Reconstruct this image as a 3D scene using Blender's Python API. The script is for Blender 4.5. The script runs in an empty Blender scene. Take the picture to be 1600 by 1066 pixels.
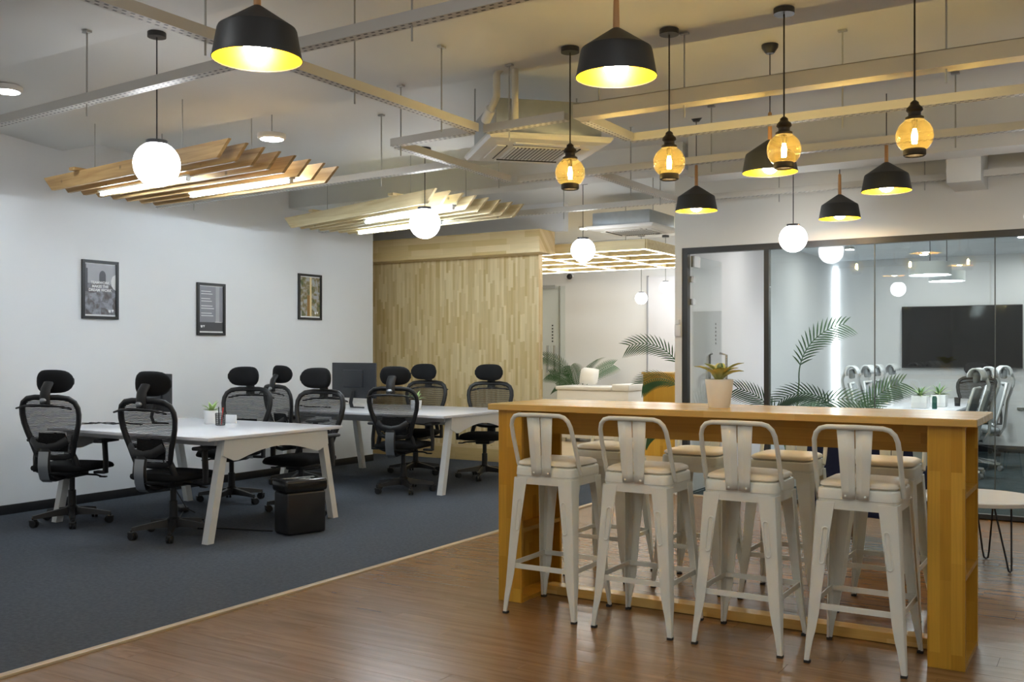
import bpy, bmesh, math, random
from mathutils import Vector, Matrix
R = math.radians
PI = math.pi
rnd = random.Random(7)
scene = bpy.context.scene
COL = scene.collection

# ------------------------------------------------------------------ camera, world, exposure
cam_d = bpy.data.cameras.new('camera')
cam = bpy.data.objects.new('camera', cam_d)
COL.objects.link(cam)
cam.location = (0, 0, 1.40)
cam.rotation_euler = (R(90), 0, R(31.5))
cam_d.sensor_width = 36
cam_d.lens = 1539 / 1600 * 36
cam_d.shift_y = 16 / 1600
cam_d.clip_start = 0.05
scene.camera = cam

world = bpy.data.worlds.new('world')
scene.world = world
world.use_nodes = True
world.node_tree.nodes['Background'].inputs[0].default_value = (0.55, 0.6, 0.7, 1)
world.node_tree.nodes['Background'].inputs[1].default_value = 0.05
scene.view_settings.view_transform = 'Standard'
scene.view_settings.look = 'None'
scene.view_settings.gamma = 1
scene.view_settings.exposure = 1.85
scene.view_settings.use_curve_mapping = False

GLOBE_E, TUBE_E, BULB_E, FIL_E, DOWN_E = 4.2, 28.0, 30.0, 150.0, 26.0

# ------------------------------------------------------------------ materials
MATS = {}
def nt(name):
    m = bpy.data.materials.new(name); m.use_nodes = True
    n = m.node_tree; p = n.nodes['Principled BSDF']
    return m, n, p
def lk(n, a, b): n.links.new(a, b)
def node(n, t, **kw):
    x = n.nodes.new(t)
    for k, v in kw.items(): setattr(x, k, v)
    return x
def c4(c): return (c[0], c[1], c[2], 1)

def paint(name, col, rough=.5, metal=0, var=.06, scale=6, bump=0, bscale=200, spec=.5, trans=None):
    m, n, p = nt(name)
    tc = node(n, 'ShaderNodeTexCoord'); nz = node(n, 'ShaderNodeTexNoise'); nz.inputs['Scale'].default_value = scale
    nz.inputs['Detail'].default_value = 3
    lk(n, tc.outputs['Object'], nz.inputs['Vector'])
    mx = node(n, 'ShaderNodeMix', data_type='RGBA')
    mx.inputs[6].default_value = c4([c * (1 - var) for c in col]); mx.inputs[7].default_value = c4([min(1, c * (1 + var)) for c in col])
    lk(n, nz.outputs['Fac'], mx.inputs[0]); lk(n, mx.outputs[2], p.inputs['Base Color'])
    p.inputs['Roughness'].default_value = rough; p.inputs['Metallic'].default_value = metal
    p.inputs['Specular IOR Level'].default_value = spec
    if bump:
        nb = node(n, 'ShaderNodeTexNoise'); nb.inputs['Scale'].default_value = bscale; nb.inputs['Detail'].default_value = 2
        lk(n, tc.outputs['Object'], nb.inputs['Vector'])
        b = node(n, 'ShaderNodeBump'); b.inputs['Strength'].default_value = bump; b.inputs['Distance'].default_value = .01
        lk(n, nb.outputs['Fac'], b.inputs['Height']); lk(n, b.outputs['Normal'], p.inputs['Normal'])
    MATS[name] = m
    return m

def emit(name, col, s):
    m, n, p = nt(name)
    p.inputs['Base Color'].default_value = c4([.8, .8, .8])
    p.inputs['Emission Color'].default_value = c4(col); p.inputs['Emission Strength'].default_value = s
    MATS[name] = m
    return m

def wood(name, c1, c2, long='z', sw=.045, sl=.35, rough=.35, grain=.25, seam=.0):
    """edge-glued staves: brick pattern along the long axis, stretched grain"""
    m, n, p = nt(name)
    tc = node(n, 'ShaderNodeTexCoord'); sp = node(n, 'ShaderNodeSeparateXYZ')
    lk(n, tc.outputs['Object'], sp.inputs[0])
    ax = {'x': 0, 'y': 1, 'z': 2}[long]; oth = [i for i in range(3) if i != ax]
    ad = node(n, 'ShaderNodeMath', operation='ADD'); lk(n, sp.outputs[oth[0]], ad.inputs[0]); lk(n, sp.outputs[oth[1]], ad.inputs[1])
    cb = node(n, 'ShaderNodeCombineXYZ'); lk(n, sp.outputs[ax], cb.inputs[0]); lk(n, ad.outputs[0], cb.inputs[1])
    dv = node(n, 'ShaderNodeMath', operation='DIVIDE'); dv.inputs[1].default_value = sw; lk(n, ad.outputs[0], dv.inputs[0])
    fl_ = node(n, 'ShaderNodeMath', operation='FLOOR'); lk(n, dv.outputs[0], fl_.inputs[0])
    wn = node(n, 'ShaderNodeTexWhiteNoise', noise_dimensions='1D'); lk(n, fl_.outputs[0], wn.inputs['W'])
    sh_ = node(n, 'ShaderNodeMath', operation='MULTIPLY_ADD'); sh_.inputs[1].default_value = sl; lk(n, wn.outputs['Value'], sh_.inputs[0]); lk(n, sp.outputs[ax], sh_.inputs[2])
    cb2 = node(n, 'ShaderNodeCombineXYZ'); lk(n, sh_.outputs[0], cb2.inputs[0]); lk(n, ad.outputs[0], cb2.inputs[1])
    br = node(n, 'ShaderNodeTexBrick'); br.offset = 0; br.squash = 1
    lk(n, cb2.outputs[0], br.inputs['Vector'])
    br.inputs['Scale'].default_value = 1; br.inputs['Brick Width'].default_value = sl; br.inputs['Row Height'].default_value = sw
    br.inputs['Mortar Size'].default_value = seam; br.inputs['Bias'].default_value = 0
    br.inputs['Color1'].default_value = c4(c1); br.inputs['Color2'].default_value = c4(c2)
    br.inputs['Mortar'].default_value = c4([c * .6 for c in c1])
    mp = node(n, 'ShaderNodeMapping'); mp.inputs['Scale'].default_value = (3, 90, 1); lk(n, cb.outputs[0], mp.inputs['Vector'])
    nz = node(n, 'ShaderNodeTexNoise'); nz.inputs['Scale'].default_value = 1.3; nz.inputs['Detail'].default_value = 4
    lk(n, mp.outputs[0], nz.inputs['Vector'])
    rp = node(n, 'ShaderNodeMapRange'); rp.inputs[3].default_value = 1 - grain; rp.inputs[4].default_value = 1 + grain
    lk(n, nz.outputs['Fac'], rp.inputs[0])
    mu = node(n, 'ShaderNodeMix', data_type='RGBA', blend_type='MULTIPLY'); mu.inputs[0].default_value = 1
    lk(n, br.outputs['Color'], mu.inputs[6])
    cc = node(n, 'ShaderNodeCombineColor')
    for i in range(3): lk(n, rp.outputs[0], cc.inputs[i])
    lk(n, cc.outputs[0], mu.inputs[7]); lk(n, mu.outputs[2], p.inputs['Base Color'])
    p.inputs['Roughness'].default_value = rough
    MATS[name] = m
    return m

def plain_wood(name, c1, c2, long='x', rough=.4, knots=True, rand=0.0):
    m, n, p = nt(name)
    tc = node(n, 'ShaderNodeTexCoord')
    oi = node(n, 'ShaderNodeObjectInfo')
    va = node(n, 'ShaderNodeVectorMath', operation='ADD'); lk(n, tc.outputs['Object'], va.inputs[0])
    sc = node(n, 'ShaderNodeMath', operation='MULTIPLY'); sc.inputs[1].default_value = 37; lk(n, oi.outputs['Random'], sc.inputs[0])
    lk(n, sc.outputs[0], va.inputs[1])
    mp = node(n, 'ShaderNodeMapping')
    s = [28, 28, 28]; s['xyz'.index(long)] = 1.6; mp.inputs['Scale'].default_value = s
    lk(n, va.outputs[0], mp.inputs['Vector'])
    nz = node(n, 'ShaderNodeTexNoise'); nz.inputs['Scale'].default_value = 1; nz.inputs['Detail'].default_value = 5; nz.inputs['Distortion'].default_value = .6
    lk(n, mp.outputs[0], nz.inputs['Vector'])
    cr = node(n, 'ShaderNodeValToRGB'); cr.color_ramp.elements[0].position = .3; cr.color_ramp.elements[1].position = .7
    cr.color_ramp.elements[0].color = c4(c1); cr.color_ramp.elements[1].color = c4(c2)
    lk(n, nz.outputs['Fac'], cr.inputs[0])
    out = cr.outputs[0]
    if knots:
        v = node(n, 'ShaderNodeTexVoronoi'); v.inputs['Scale'].default_value = 6
        lk(n, va.outputs[0], v.inputs['Vector'])
        r2 = node(n, 'ShaderNodeMapRange'); r2.inputs[1].default_value = .05; r2.inputs[2].default_value = .13; r2.inputs[3].default_value = .45; r2.inputs[4].default_value = 1
        lk(n, v.outputs['Distance'], r2.inputs[0])
        mu = node(n, 'ShaderNodeMix', data_type='RGBA', blend_type='MULTIPLY'); mu.inputs[0].default_value = 1
        cc = node(n, 'ShaderNodeCombineColor')
        for i in range(3): lk(n, r2.outputs[0], cc.inputs[i])
        lk(n, out, mu.inputs[6]); lk(n, cc.outputs[0], mu.inputs[7]); out = mu.outputs[2]
    if rand:
        hs = node(n, 'ShaderNodeHueSaturation')
        r3 = node(n, 'ShaderNodeMapRange'); r3.inputs[3].default_value = 1 - rand; r3.inputs[4].default_value = 1 + rand
        lk(n, oi.outputs['Random'], r3.inputs[0]); lk(n, r3.outputs[0], hs.inputs['Value']); lk(n, out, hs.inputs['Color']); out = hs.outputs[0]
    lk(n, out, p.inputs['Base Color']); p.inputs['Roughness'].default_value = rough
    MATS[name] = m
    return m

def glass(name, tint, r0=.045, rough=0.0, body=0.0):
    """thin clear glass: see-through with a Schlick reflection on either face"""
    m, n, p = nt(name); n.nodes.remove(p)
    o = n.nodes['Material Output']
    tr = node(n, 'ShaderNodeBsdfTransparent'); tr.inputs[0].default_value = c4(tint)
    gl = node(n, 'ShaderNodeBsdfGlossy'); gl.inputs['Roughness'].default_value = rough; gl.inputs[0].default_value = (1, 1, 1, 1)
    lw = node(n, 'ShaderNodeLayerWeight'); lw.inputs[0].default_value = .5
    pw = node(n, 'ShaderNodeMath', operation='POWER'); pw.inputs[1].default_value = 5; lk(n, lw.outputs['Facing'], pw.inputs[0])
    ma = node(n, 'ShaderNodeMath', operation='MULTIPLY_ADD'); ma.inputs[1].default_value = 1 - r0; ma.inputs[2].default_value = r0
    lk(n, pw.outputs[0], ma.inputs[0])
    mx = node(n, 'ShaderNodeMixShader'); lk(n, ma.outputs[0], mx.inputs[0]); lk(n, tr.outputs[0], mx.inputs[1]); lk(n, gl.outputs[0], mx.inputs[2])
    out = mx.outputs[0]
    if body:
        tl = node(n, 'ShaderNodeBsdfTranslucent'); tl.inputs[0].default_value = c4([1, .66, .16]); m2 = node(n, 'ShaderNodeMixShader'); m2.inputs[0].default_value = body
        lk(n, out, m2.inputs[1]); lk(n, tl.outputs[0], m2.inputs[2]); out = m2.outputs[0]
    lk(n, out, o.inputs['Surface'])
    MATS[name] = m
    return m

def weave(name, col, pitch=.011, open_=.42):
    """stretched chair mesh: horizontal threads with open gaps"""
    m, n, p = nt(name); o = n.nodes['Material Output']
    p.inputs['Base Color'].default_value = c4(col); p.inputs['Roughness'].default_value = .7
    tc = node(n, 'ShaderNodeTexCoord'); sp = node(n, 'ShaderNodeSeparateXYZ'); lk(n, tc.outputs['Object'], sp.inputs[0])
    nz = node(n, 'ShaderNodeTexNoise'); nz.inputs['Scale'].default_value = 14; lk(n, tc.outputs['Object'], nz.inputs['Vector'])
    ad = node(n, 'ShaderNodeMath', operation='MULTIPLY_ADD'); ad.inputs[1].default_value = .012; lk(n, nz.outputs['Fac'], ad.inputs[0]); lk(n, sp.outputs[2], ad.inputs[2])
    mu = node(n, 'ShaderNodeMath', operation='MULTIPLY'); mu.inputs[1].default_value = 1 / pitch; lk(n, ad.outputs[0], mu.inputs[0])
    fr = node(n, 'ShaderNodeMath', operation='FRACT'); lk(n, mu.outputs[0], fr.inputs[0])
    lt = node(n, 'ShaderNodeMath', operation='LESS_THAN'); lt.inputs[1].default_value = open_; lk(n, fr.outputs[0], lt.inputs[0])
    sc = node(n, 'ShaderNodeMath', operation='MULTIPLY'); sc.inputs[1].default_value = .8; lk(n, lt.outputs[0], sc.inputs[0])
    tr = node(n, 'ShaderNodeBsdfTransparent'); mx = node(n, 'ShaderNodeMixShader')
    lk(n, sc.outputs[0], mx.inputs[0]); lk(n, p.outputs[0], mx.inputs[1]); lk(n, tr.outputs[0], mx.inputs[2]); lk(n, mx.outputs[0], o.inputs['Surface'])
    MATS[name] = m
    return m

def slotted(name, col):
    """painted slotted channel: two rows of dark punched slots along the local x axis on the underside"""
    m, n, p = nt(name)
    tc = node(n, 'ShaderNodeTexCoord'); sp = node(n, 'ShaderNodeSeparateXYZ'); lk(n, tc.outputs['Object'], sp.inputs[0])
    def M(op, a, b=None, c=None):
        x = node(n, 'ShaderNodeMath', operation=op)
        for i, v in enumerate((a, b, c)):
            if v is None: continue
            if isinstance(v, (int, float)): x.inputs[i].default_value = v
            else: lk(n, v, x.inputs[i])
        return x.outputs[0]
    row = M('GREATER_THAN', sp.outputs[1], 0.0)
    fx = M('FRACT', M('ADD', M('MULTIPLY', sp.outputs[0], 1 / .042), M('MULTIPLY', row, .5)))
    inx = M('LESS_THAN', fx, .5)
    ay = M('ABSOLUTE', M('SUBTRACT', M('ABSOLUTE', sp.outputs[1]), .016))
    iny = M('LESS_THAN', ay, .0055)
    ge = node(n, 'ShaderNodeNewGeometry'); sn = node(n, 'ShaderNodeSeparateXYZ'); lk(n, ge.outputs['Normal'], sn.inputs[0])
    dn = M('LESS_THAN', sn.outputs[2], -.5)
    f = M('MULTIPLY', M('MULTIPLY', inx, iny), dn)
    mx = node(n, 'ShaderNodeMix', data_type='RGBA'); mx.inputs[6].default_value = c4(col); mx.inputs[7].default_value = (.06, .06, .055, 1)
    lk(n, f, mx.inputs[0]); lk(n, mx.outputs[2], p.inputs['Base Color']); p.inputs['Roughness'].default_value = .45
    MATS[name] = m
    return m

WALL = paint('wall_paint', (.80, .81, .82), .55, var=.015, scale=1.5)
WARMWALL = paint('bulkhead_paint', (.74, .73, .68), .55, var=.02, scale=1.5)
CEIL = paint('ceiling_paint', (.72, .72, .69), .6, var=.03, scale=1.2)
CEILC = paint('conference_ceiling_paint', (.60, .64, .67), .6, var=.02, scale=2)
BLACKTRIM = paint('black_skirting', (.012, .012, .013), .45)
CARPET = paint('carpet_pile', (.092, .104, .124), .95, var=.35, scale=45, bump=.6, bscale=420, spec=.1)
CARPET2 = paint('teal_carpet', (.055, .075, .08), .95, var=.5, scale=9, bump=.5, bscale=400, spec=.1)
TILE = paint('tan_floor', (.52, .42, .28), .3, var=.1, scale=4)
PLANK = plain_wood('plank_wood', (.178, .089, .030), (.262, .142, .055), 'x', .27, False, .06)
FLOORB = plain_wood('floor_wood', (.178, .089, .030), (.262, .142, .055), 'x', .27, False)
RUBV = wood('rubberwood_upright', (.60, .42, .17), (.81, .65, .37), 'z', .034, .34, .38, .20)
RUBH = wood('rubberwood_lying', (.60, .41, .16), (.78, .60, .32), 'x', .075, .5, .38, .16)
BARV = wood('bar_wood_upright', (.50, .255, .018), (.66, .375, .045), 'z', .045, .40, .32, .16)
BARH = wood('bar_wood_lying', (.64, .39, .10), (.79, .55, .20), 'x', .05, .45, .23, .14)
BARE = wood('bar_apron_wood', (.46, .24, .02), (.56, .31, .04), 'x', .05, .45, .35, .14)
PINE = plain_wood('pine_slat', (.36, .20, .065), (.60, .40, .17), 'x', .45, True, .12)
PINE2 = plain_wood('pale_pine_slat', (.62, .48, .24), (.80, .68, .42), 'x', .45, True, .08)
LATW = plain_wood('lattice_wood', (.66, .52, .26), (.80, .68, .40), 'x', .45, False)
OAK = plain_wood('oak_stem', (.45, .22, .08), (.62, .34, .14), 'z', .4, False)
WALNUT = plain_wood('walnut_leg', (.20, .085, .03), (.33, .15, .06), 'z', .4, False)
TRIMW = plain_wood('trim_wood', (.42, .32, .20), (.58, .47, .32), 'y', .35, False)
SEAL = paint('joint_seal', (.10, .12, .12), .5)
GLASS = glass('clear_glass', (.93, .975, .97), .042)
AMBER = glass('amber_glass', (.985, .89, .50), .06, 0, .022)
DOORG = glass('pale_door_glass', (.975, .99, .985), .04)
PICG = glass('picture_glass', (.97, .97, .97), .03)
BLACKM = paint('black_metal', (.022, .022, .024), .38)
FRAMEB = paint('black_frame', (.018, .018, .02), .4)
DARKALU = paint('dark_aluminium', (.045, .045, .043), .4, .3)
PLAST = paint('black_plastic', (.014, .014, .015), .42, var=.15)
PLASTG = paint('charcoal_plastic', (.03, .03, .032), .45)
FABRIC = paint('black_fabric', (.009, .009, .010), .85, bump=.3, bscale=700, spec=.25)
MESHB = weave('black_weave', (.012, .012, .013))
SILVER = paint('brushed_silver', (.42, .44, .46), .32, .85)
CHROME = paint('chrome', (.75, .75, .75), .15, 1)
STEEL = paint('stainless_steel', (.55, .55, .53), .25, 1)
DESKW = paint('white_laminate', (.80, .80, .83), .16, var=.01)
DESKL = paint('white_powder_coat', (.70, .71, .70), .4, var=.02)
STOOLM = paint('cream_metal', (.75, .77, .70), .36, var=.03)
LEATH = paint('cream_leather', (.76, .70, .57), .42, var=.05, bump=.12, bscale=260)
RUBBER = paint('black_rubber', (.02, .018, .016), .7)
NAVY = paint('navy_fabric', (.014, .020, .055), .8, var=.2, bump=.3, bscale=500, spec=.2)
MARBLE = paint('pale_table_top', (.72, .71, .68), .25, var=.06, scale=9)
POTW = paint('white_pot', (.80, .80, .80), .4, var=.01)
POTC = paint('cream_pot', (.88, .84, .75), .45, var=.02)
SOIL = paint('soil', (.05, .035, .02), .95, var=.4, scale=60)
LEAF = paint('palm_leaf', (.045, .13, .045), .45, var=.35, scale=8)
LEAFP = paint('pale_leaf', (.42, .58, .22), .45, var=.3, scale=30)
LEAFV = paint('dark_leaf', (.06, .15, .05), .4, var=.3, scale=30)
LEAFY = paint('leaf_edge_yellow', (.62, .62, .22), .45, var=.15, scale=30)
STEMG = paint('green_stem', (.12, .22, .06), .5, var=.3)
TRAY = slotted('slotted_tray', (.62, .60, .55))
TRUNK = paint('cream_trunking', (.70, .62, .44), .45, var=.03)
RODM = paint('grey_rod', (.42, .42, .40), .4, .3)
ACW = paint('ac_white', (.76, .75, .71), .4, var=.02)
ACG = paint('ac_grille', (.12, .11, .095), .5)
ACD = paint('ac_galvanised', (.42, .45, .46), .35, .6, var=.15, scale=12)
DARK = paint('dark_recess', (.02, .02, .02), .7)
CREAMP = paint('cream_pipe', (.70, .65, .52), .45)
SCREEN = paint('screen_black', (.004, .0045, .005), .05, spec=.22)
MONBACK = paint('monitor_back', (.028, .030, .035), .4)
SHADEB = paint('shade_black', (.036, .038, .040), .5)
SHADEY = paint('shade_yellow', (.95, .54, .004), .35, var=.03)
BRONZE = paint('bronze', (.035, .026, .016), .45, .4)
CONFG = paint('grey_chair_mesh', (.24, .26, .27), .8, var=.15, bump=.2, bscale=600)
CONFW = paint('white_chair_frame', (.72, .74, .74), .35, var=.02)
WHITEF = paint('white_upholstery', (.80, .80, .78), .7, var=.03, bump=.15, bscale=300)
PRINT_W = paint('print_white', (.82, .82, .82), .6, var=.01)
CARDW = paint('white_plastic', (.74, .74, .73), .4, var=.02)
RED = paint('red_plastic', (.6, .04, .03), .4)
GREEN = paint('dark_green_plastic', (.02, .09, .07), .4)
PAPER = paint('white_paper', (.78, .78, .78), .7, var=.01)
WIREB = paint('black_wire_mesh', (.02, .02, .02), .5)

E_GLOBE = emit('globe_glow', (.97, .98, 1), GLOBE_E)
E_TUBE = emit('tube_glow', (.74, .88, 1), TUBE_E)
E_BULB = emit('bulb_glow', (1, .90, .70), BULB_E)
E_FIL = emit('filament_glow', (1, .80, .48), FIL_E)
E_DOWN = emit('downlight_glow', (.93, .97, 1), DOWN_E)
E_DOWNC = emit('conference_downlight_glow', (1, .97, .92), 95)
E_ADDEDR = emit('added_reception_glow', (.93, .98, 1), 52)
E_RING = emit('ring_lamp_glow', (.94, .97, 1), 16)
E_LED = emit('warm_led_glow', (1, .93, .78), 5.0)
E_LEDW = emit('white_led_glow', (.92, .95, 1), 2.6)

# ------------------------------------------------------------------ mesh helpers
class MB:
    def __init__(s): s.bm = bmesh.new()
    def _add(s, verts, faces, M=None):
        vs = [s.bm.verts.new((M @ Vector(v)) if M is not None else v) for v in verts]
        for f in faces:
            try: s.bm.faces.new([vs[i] for i in f])
            except ValueError: pass
        return vs
    def box(s, c, d, M=None, bev=0, seg=2):
        b = bmesh.new(); bmesh.ops.create_cube(b, size=1)
        for v in b.verts: v.co = Vector((v.co.x * d[0], v.co.y * d[1], v.co.z * d[2]))
        if bev: bmesh.ops.bevel(b, geom=b.edges[:], offset=bev, segments=seg, affect='EDGES', profile=.5)
        T = Matrix.Translation(c) if M is None else (Matrix.Translation(c) @ M)
        b.verts.index_update()
        s._add([T @ v.co for v in b.verts], [[v.index for v in f.verts] for f in b.faces]); b.free()
        return s
    def lim(s, x0, x1, y0, y1, z0, z1, bev=0):
        return s.box(((x0 + x1) / 2, (y0 + y1) / 2, (z0 + z1) / 2), (abs(x1 - x0), abs(y1 - y0), abs(z1 - z0)), bev=bev)
    def loft(s, rings, cap=True, closed=True, loop=False):
        n = len(rings[0]); vs = []
        for r in rings: vs += r
        fs = []
        m = len(rings)
        for i in range(m if loop else m - 1):
            a, b = i * n, ((i + 1) % m) * n
            for j in range(n if closed else n - 1):
                k = (j + 1) % n
                fs.append((a + j, a + k, b + k, b + j))
        if cap and not loop and closed:
            fs.append(tuple(range(n))[::-1]); fs.append(tuple((m - 1) * n + j for j in range(n)))
        s._add(vs, fs); return s
    def lathe(s, prof, seg=24, c=(0, 0, 0), M=None, cap=True):
        rings = []
        for r, z in prof:
            ring = [Vector((r * math.cos(2 * PI * j / seg), r * math.sin(2 * PI * j / seg), z)) for j in range(seg)]
            if M is not None: ring = [M @ v for v in ring]
            rings.append([v + Vector(c) for v in ring])
        return s.loft(rings, cap)
    def tube(s, pts, r, seg=8, loop=False, flat=None, up=None):
        """sweep a circle (or flat=(a,b) ellipse) along pts"""
        pts = [Vector(p) for p in pts]; m = len(pts); rings = []
        pn = None
        for i, p in enumerate(pts):
            if loop: t = pts[(i + 1) % m] - pts[i - 1]
            else: t = pts[min(i + 1, m - 1)] - pts[max(i - 1, 0)]
            t.normalize()
            if pn is None:
                u = Vector(up) if up else (Vector((0, 0, 1)) if abs(t.z) < .9 else Vector((0, 1, 0)))
            else: u = Vector(up) if up else pn
            nrm = (u - t * u.dot(t))
            if nrm.length < 1e-5: nrm = t.orthogonal()
            nrm.normalize(); pn = nrm; bn = t.cross(nrm)
            rr = r[i] if isinstance(r, (list, tuple)) else r
            a, b = (flat if flat else (rr, rr))
            if flat and isinstance(r, (list, tuple)): a, b = a * rr, b * rr
            rings.append([p + bn * (a * math.cos(2 * PI * j / seg)) + nrm * (b * math.sin(2 * PI * j / seg)) for j in range(seg)])
        return s.loft(rings, True, True, loop)
    def sphere(s, c, r, su=24, sv=14, sc=(1, 1, 1)):
        rings = []
        for i in range(1, sv):
            th = PI * i / sv
            rings.append([Vector(c) + Vector((r * sc[0] * math.sin(th) * math.cos(2 * PI * j / su), r * sc[1] * math.sin(th) * math.sin(2 * PI * j / su), -r * sc[2] * math.cos(th))) for j in range(su)])
        n0 = len(s.bm.verts)
        s.loft(rings, True); return s
    def prism(s, poly, axis, a, b):
        """extrude a 2D polygon along axis from a to b; polygon coords are the two other axes in xyz order"""
        def mk(p, t):
            q = list(p); q.insert('xyz'.index(axis), t); return Vector(q)
        return s.loft([[mk(p, a) for p in poly], [mk(p, b) for p in poly]])
    def grid(s, rows):
        n = len(rows[0]); vs = [v for r in rows for v in r]
        fs = [(i * n + j, i * n + j + 1, (i + 1) * n + j + 1, (i + 1) * n + j) for i in range(len(rows) - 1) for j in range(n - 1)]
        s._add(vs, fs); return s
    def mesh(s, name, mat, sharp=35, smooth=True):
        bmesh.ops.recalc_face_normals(s.bm, faces=s.bm.faces)
        me = bpy.data.meshes.new(name); s.bm.to_mesh(me); s.bm.free()
        me.materials.append(mat)
        if smooth:
            for p in me.polygons: p.use_smooth = True
            me.set_sharp_from_angle(angle=R(sharp))
        return me
    def obj(s, name, mat, parent=None, sharp=35, smooth=True):
        o = bpy.data.objects.new(name, s.mesh(name, mat, sharp, smooth)); COL.objects.link(o)
        if parent: o.parent = parent
        return o

def empty(name, loc=(0, 0, 0), rz=0, label=None, cat=None, group=None):
    o = bpy.data.objects.new(name, None); COL.objects.link(o)
    o.location = loc; o.rotation_euler = (0, 0, rz); o.empty_display_size = .1
    return tag(o, label, cat, group)
def tag(o, label=None, cat=None, group=None, kind=None):
    if label: o['label'] = label
    if cat: o['category'] = cat
    if group: o['group'] = group
    if kind: o['kind'] = kind
    return o
def struct(o, label=None):
    o['kind'] = 'structure'
    if label: o['label'] = label
    return o
def link_mesh(name, me, parent=None, loc=(0, 0, 0), rot=(0, 0, 0)):
    o = bpy.data.objects.new(name, me); COL.objects.link(o); o.parent = parent; o.location = loc; o.rotation_euler = rot
    return o
def dup(root, loc, rz=0, label=None, group=None):
    r = root.copy(); COL.objects.link(r); r.location = loc; r.rotation_euler = (0, 0, rz)
    if label: r['label'] = label
    if group: r['group'] = group
    for ch in root.children:
        c = ch.copy(); COL.objects.link(c); c.parent = r
        for g in ch.children:
            d = g.copy(); COL.objects.link(d); d.parent = c
    return r
def rz_(a): return Matrix.Rotation(a, 4, 'Z')
def text_obj(name, body, size, mat, parent, M, align='CENTER', spacing=1.0, bold=0.0):
    cu = bpy.data.curves.new(name, 'FONT'); cu.body = body; cu.size = size; cu.align_x = align; cu.space_line = spacing
    cu.extrude = .0006; cu.offset = bold; cu.resolution_u = 3
    t = bpy.data.objects.new(name + '_tmp', cu); COL.objects.link(t)
    dg = bpy.context.evaluated_depsgraph_get(); me = bpy.data.meshes.new_from_object(t.evaluated_get(dg))
    bpy.data.objects.remove(t); me.materials.clear(); me.materials.append(mat); me.transform(M)
    o = bpy.data.objects.new(name, me); COL.objects.link(o); o.parent = parent
    return o

# ================================================================== THE SETTING
XL, YG, YW = -8.09, 9.05, 10.49          # left wall, glass wall, wood partition
XR, YB = 4.2, -2.6                       # right wall, wall behind the camera
YC, YRB = 15.12, 15.0                    # conference back wall, reception back wall

# sawtooth concrete ceiling, folds run along x
ys = [-1.75 + 1.8 * k for k in range(11)]
pts = [(YB - .3, 3.28)]
for y in ys:
    pts += [(y, 3.205), (y + .004, 3.335), (y + .25, 3.342), (y + .75, 3.308), (y + 1.2, 3.258), (y + 1.55, 3.223)]
pts += [(YC + .4, 3.21)]
poly = pts + [(YC + .4, 3.6), (YB - .3, 3.6)]
struct(MB().prism(poly, 'x', -11.0, XR + .2).obj('ceiling', CEIL, sharp=25), 'off white folded concrete ceiling')

# left wall with free far end, skirting
struct(MB().lim(XL - .15, XL, YB, 9.80, 0, 3.45).obj('wall_left', WALL, smooth=False), 'plain white wall behind the desks')
struct(MB().lim(XL, XL + .014, YB, 9.80, 0, .085, .003).obj('baseboard_left', BLACKTRIM), 'black skirting board along the white wall')
struct(MB().lim(-11.0, XL - .15, 9.65, 9.80, 0, 3.45).obj('wall_alcove', WALL, smooth=False))
struct(MB().lim(-11.0, -10.85, 9.8, YRB, 0, 3.45).obj('wall_far_left', WALL, smooth=False))
struct(MB().lim(XL - .15, XR, YB - .15, YB, 0, 3.45).obj('wall_behind', WALL, smooth=False))
struct(MB().lim(XR, XR + .15, YB - .15, YC + .15, 0, 3.45).obj('wall_right', WALL, smooth=False))

# floors
fl = struct(MB().lim(-4.06, XR, YB, YG, -.06, -.004).obj('floor', FLOORB, smooth=False), 'brown wood plank floor')
pm = MB().box((0, 0, 0), (1.1992, .1492, .006), bev=.0006, seg=1).mesh('plank', PLANK, smooth=False)
row = 0; y = 2.15
while y < YG - .05:
    x = -4.05 - [.0, .4, .8, .2, .6, 1.0][row % 6]
    while x < .35:
        w = 1.2
        x0, x1 = max(x, -4.052), x + 1.2
        if x1 - x0 > .06:
            o = link_mesh('plank', pm, fl, ((x0 + x1) / 2, min(y + .075, YG - .06), -.003)); o.scale = ((x1 - x0) / 1.2, 1, 1)
        x += 1.2
    y += .15; row += 1
ca = struct(MB().lim(XL - .15, -4.085, YB, 9.8, -.06, .004).obj('floor_carpet', CARPET, smooth=False), 'dark slate blue carpet under the desks')
struct(MB().lim(-11, -4.085, 9.8, 10.6, -.06, .004).obj('floor_carpet_end', CARPET, smooth=False))
struct(MB().lim(-11, -3.62, 10.6, YRB + .2, -.06, .003).obj('floor_reception', TILE, smooth=False), 'tan reception floor')
struct(MB().lim(-4.085, -3.62, YG + .03, 10.6, -.06, .003).obj('floor_reception_strip', TILE, smooth=False))
struct(MB().lim(-3.62, XR, YG + .03, YC, -.06, .003).obj('floor_conference', CARPET2, smooth=False), 'dark teal carpet in the conference room')
struct(MB().lim(-4.10, -4.055, YB, YG + .02, -.01, .012, .004).obj('trim_1', TRIMW), 'wooden edging strip between carpet and planks')
struct(MB().lim(-4.055, XR, YG - .02, YG + .03, -.01, .012, .004).obj('trim_2', TRIMW), 'wooden threshold strip under the glass wall')

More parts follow.
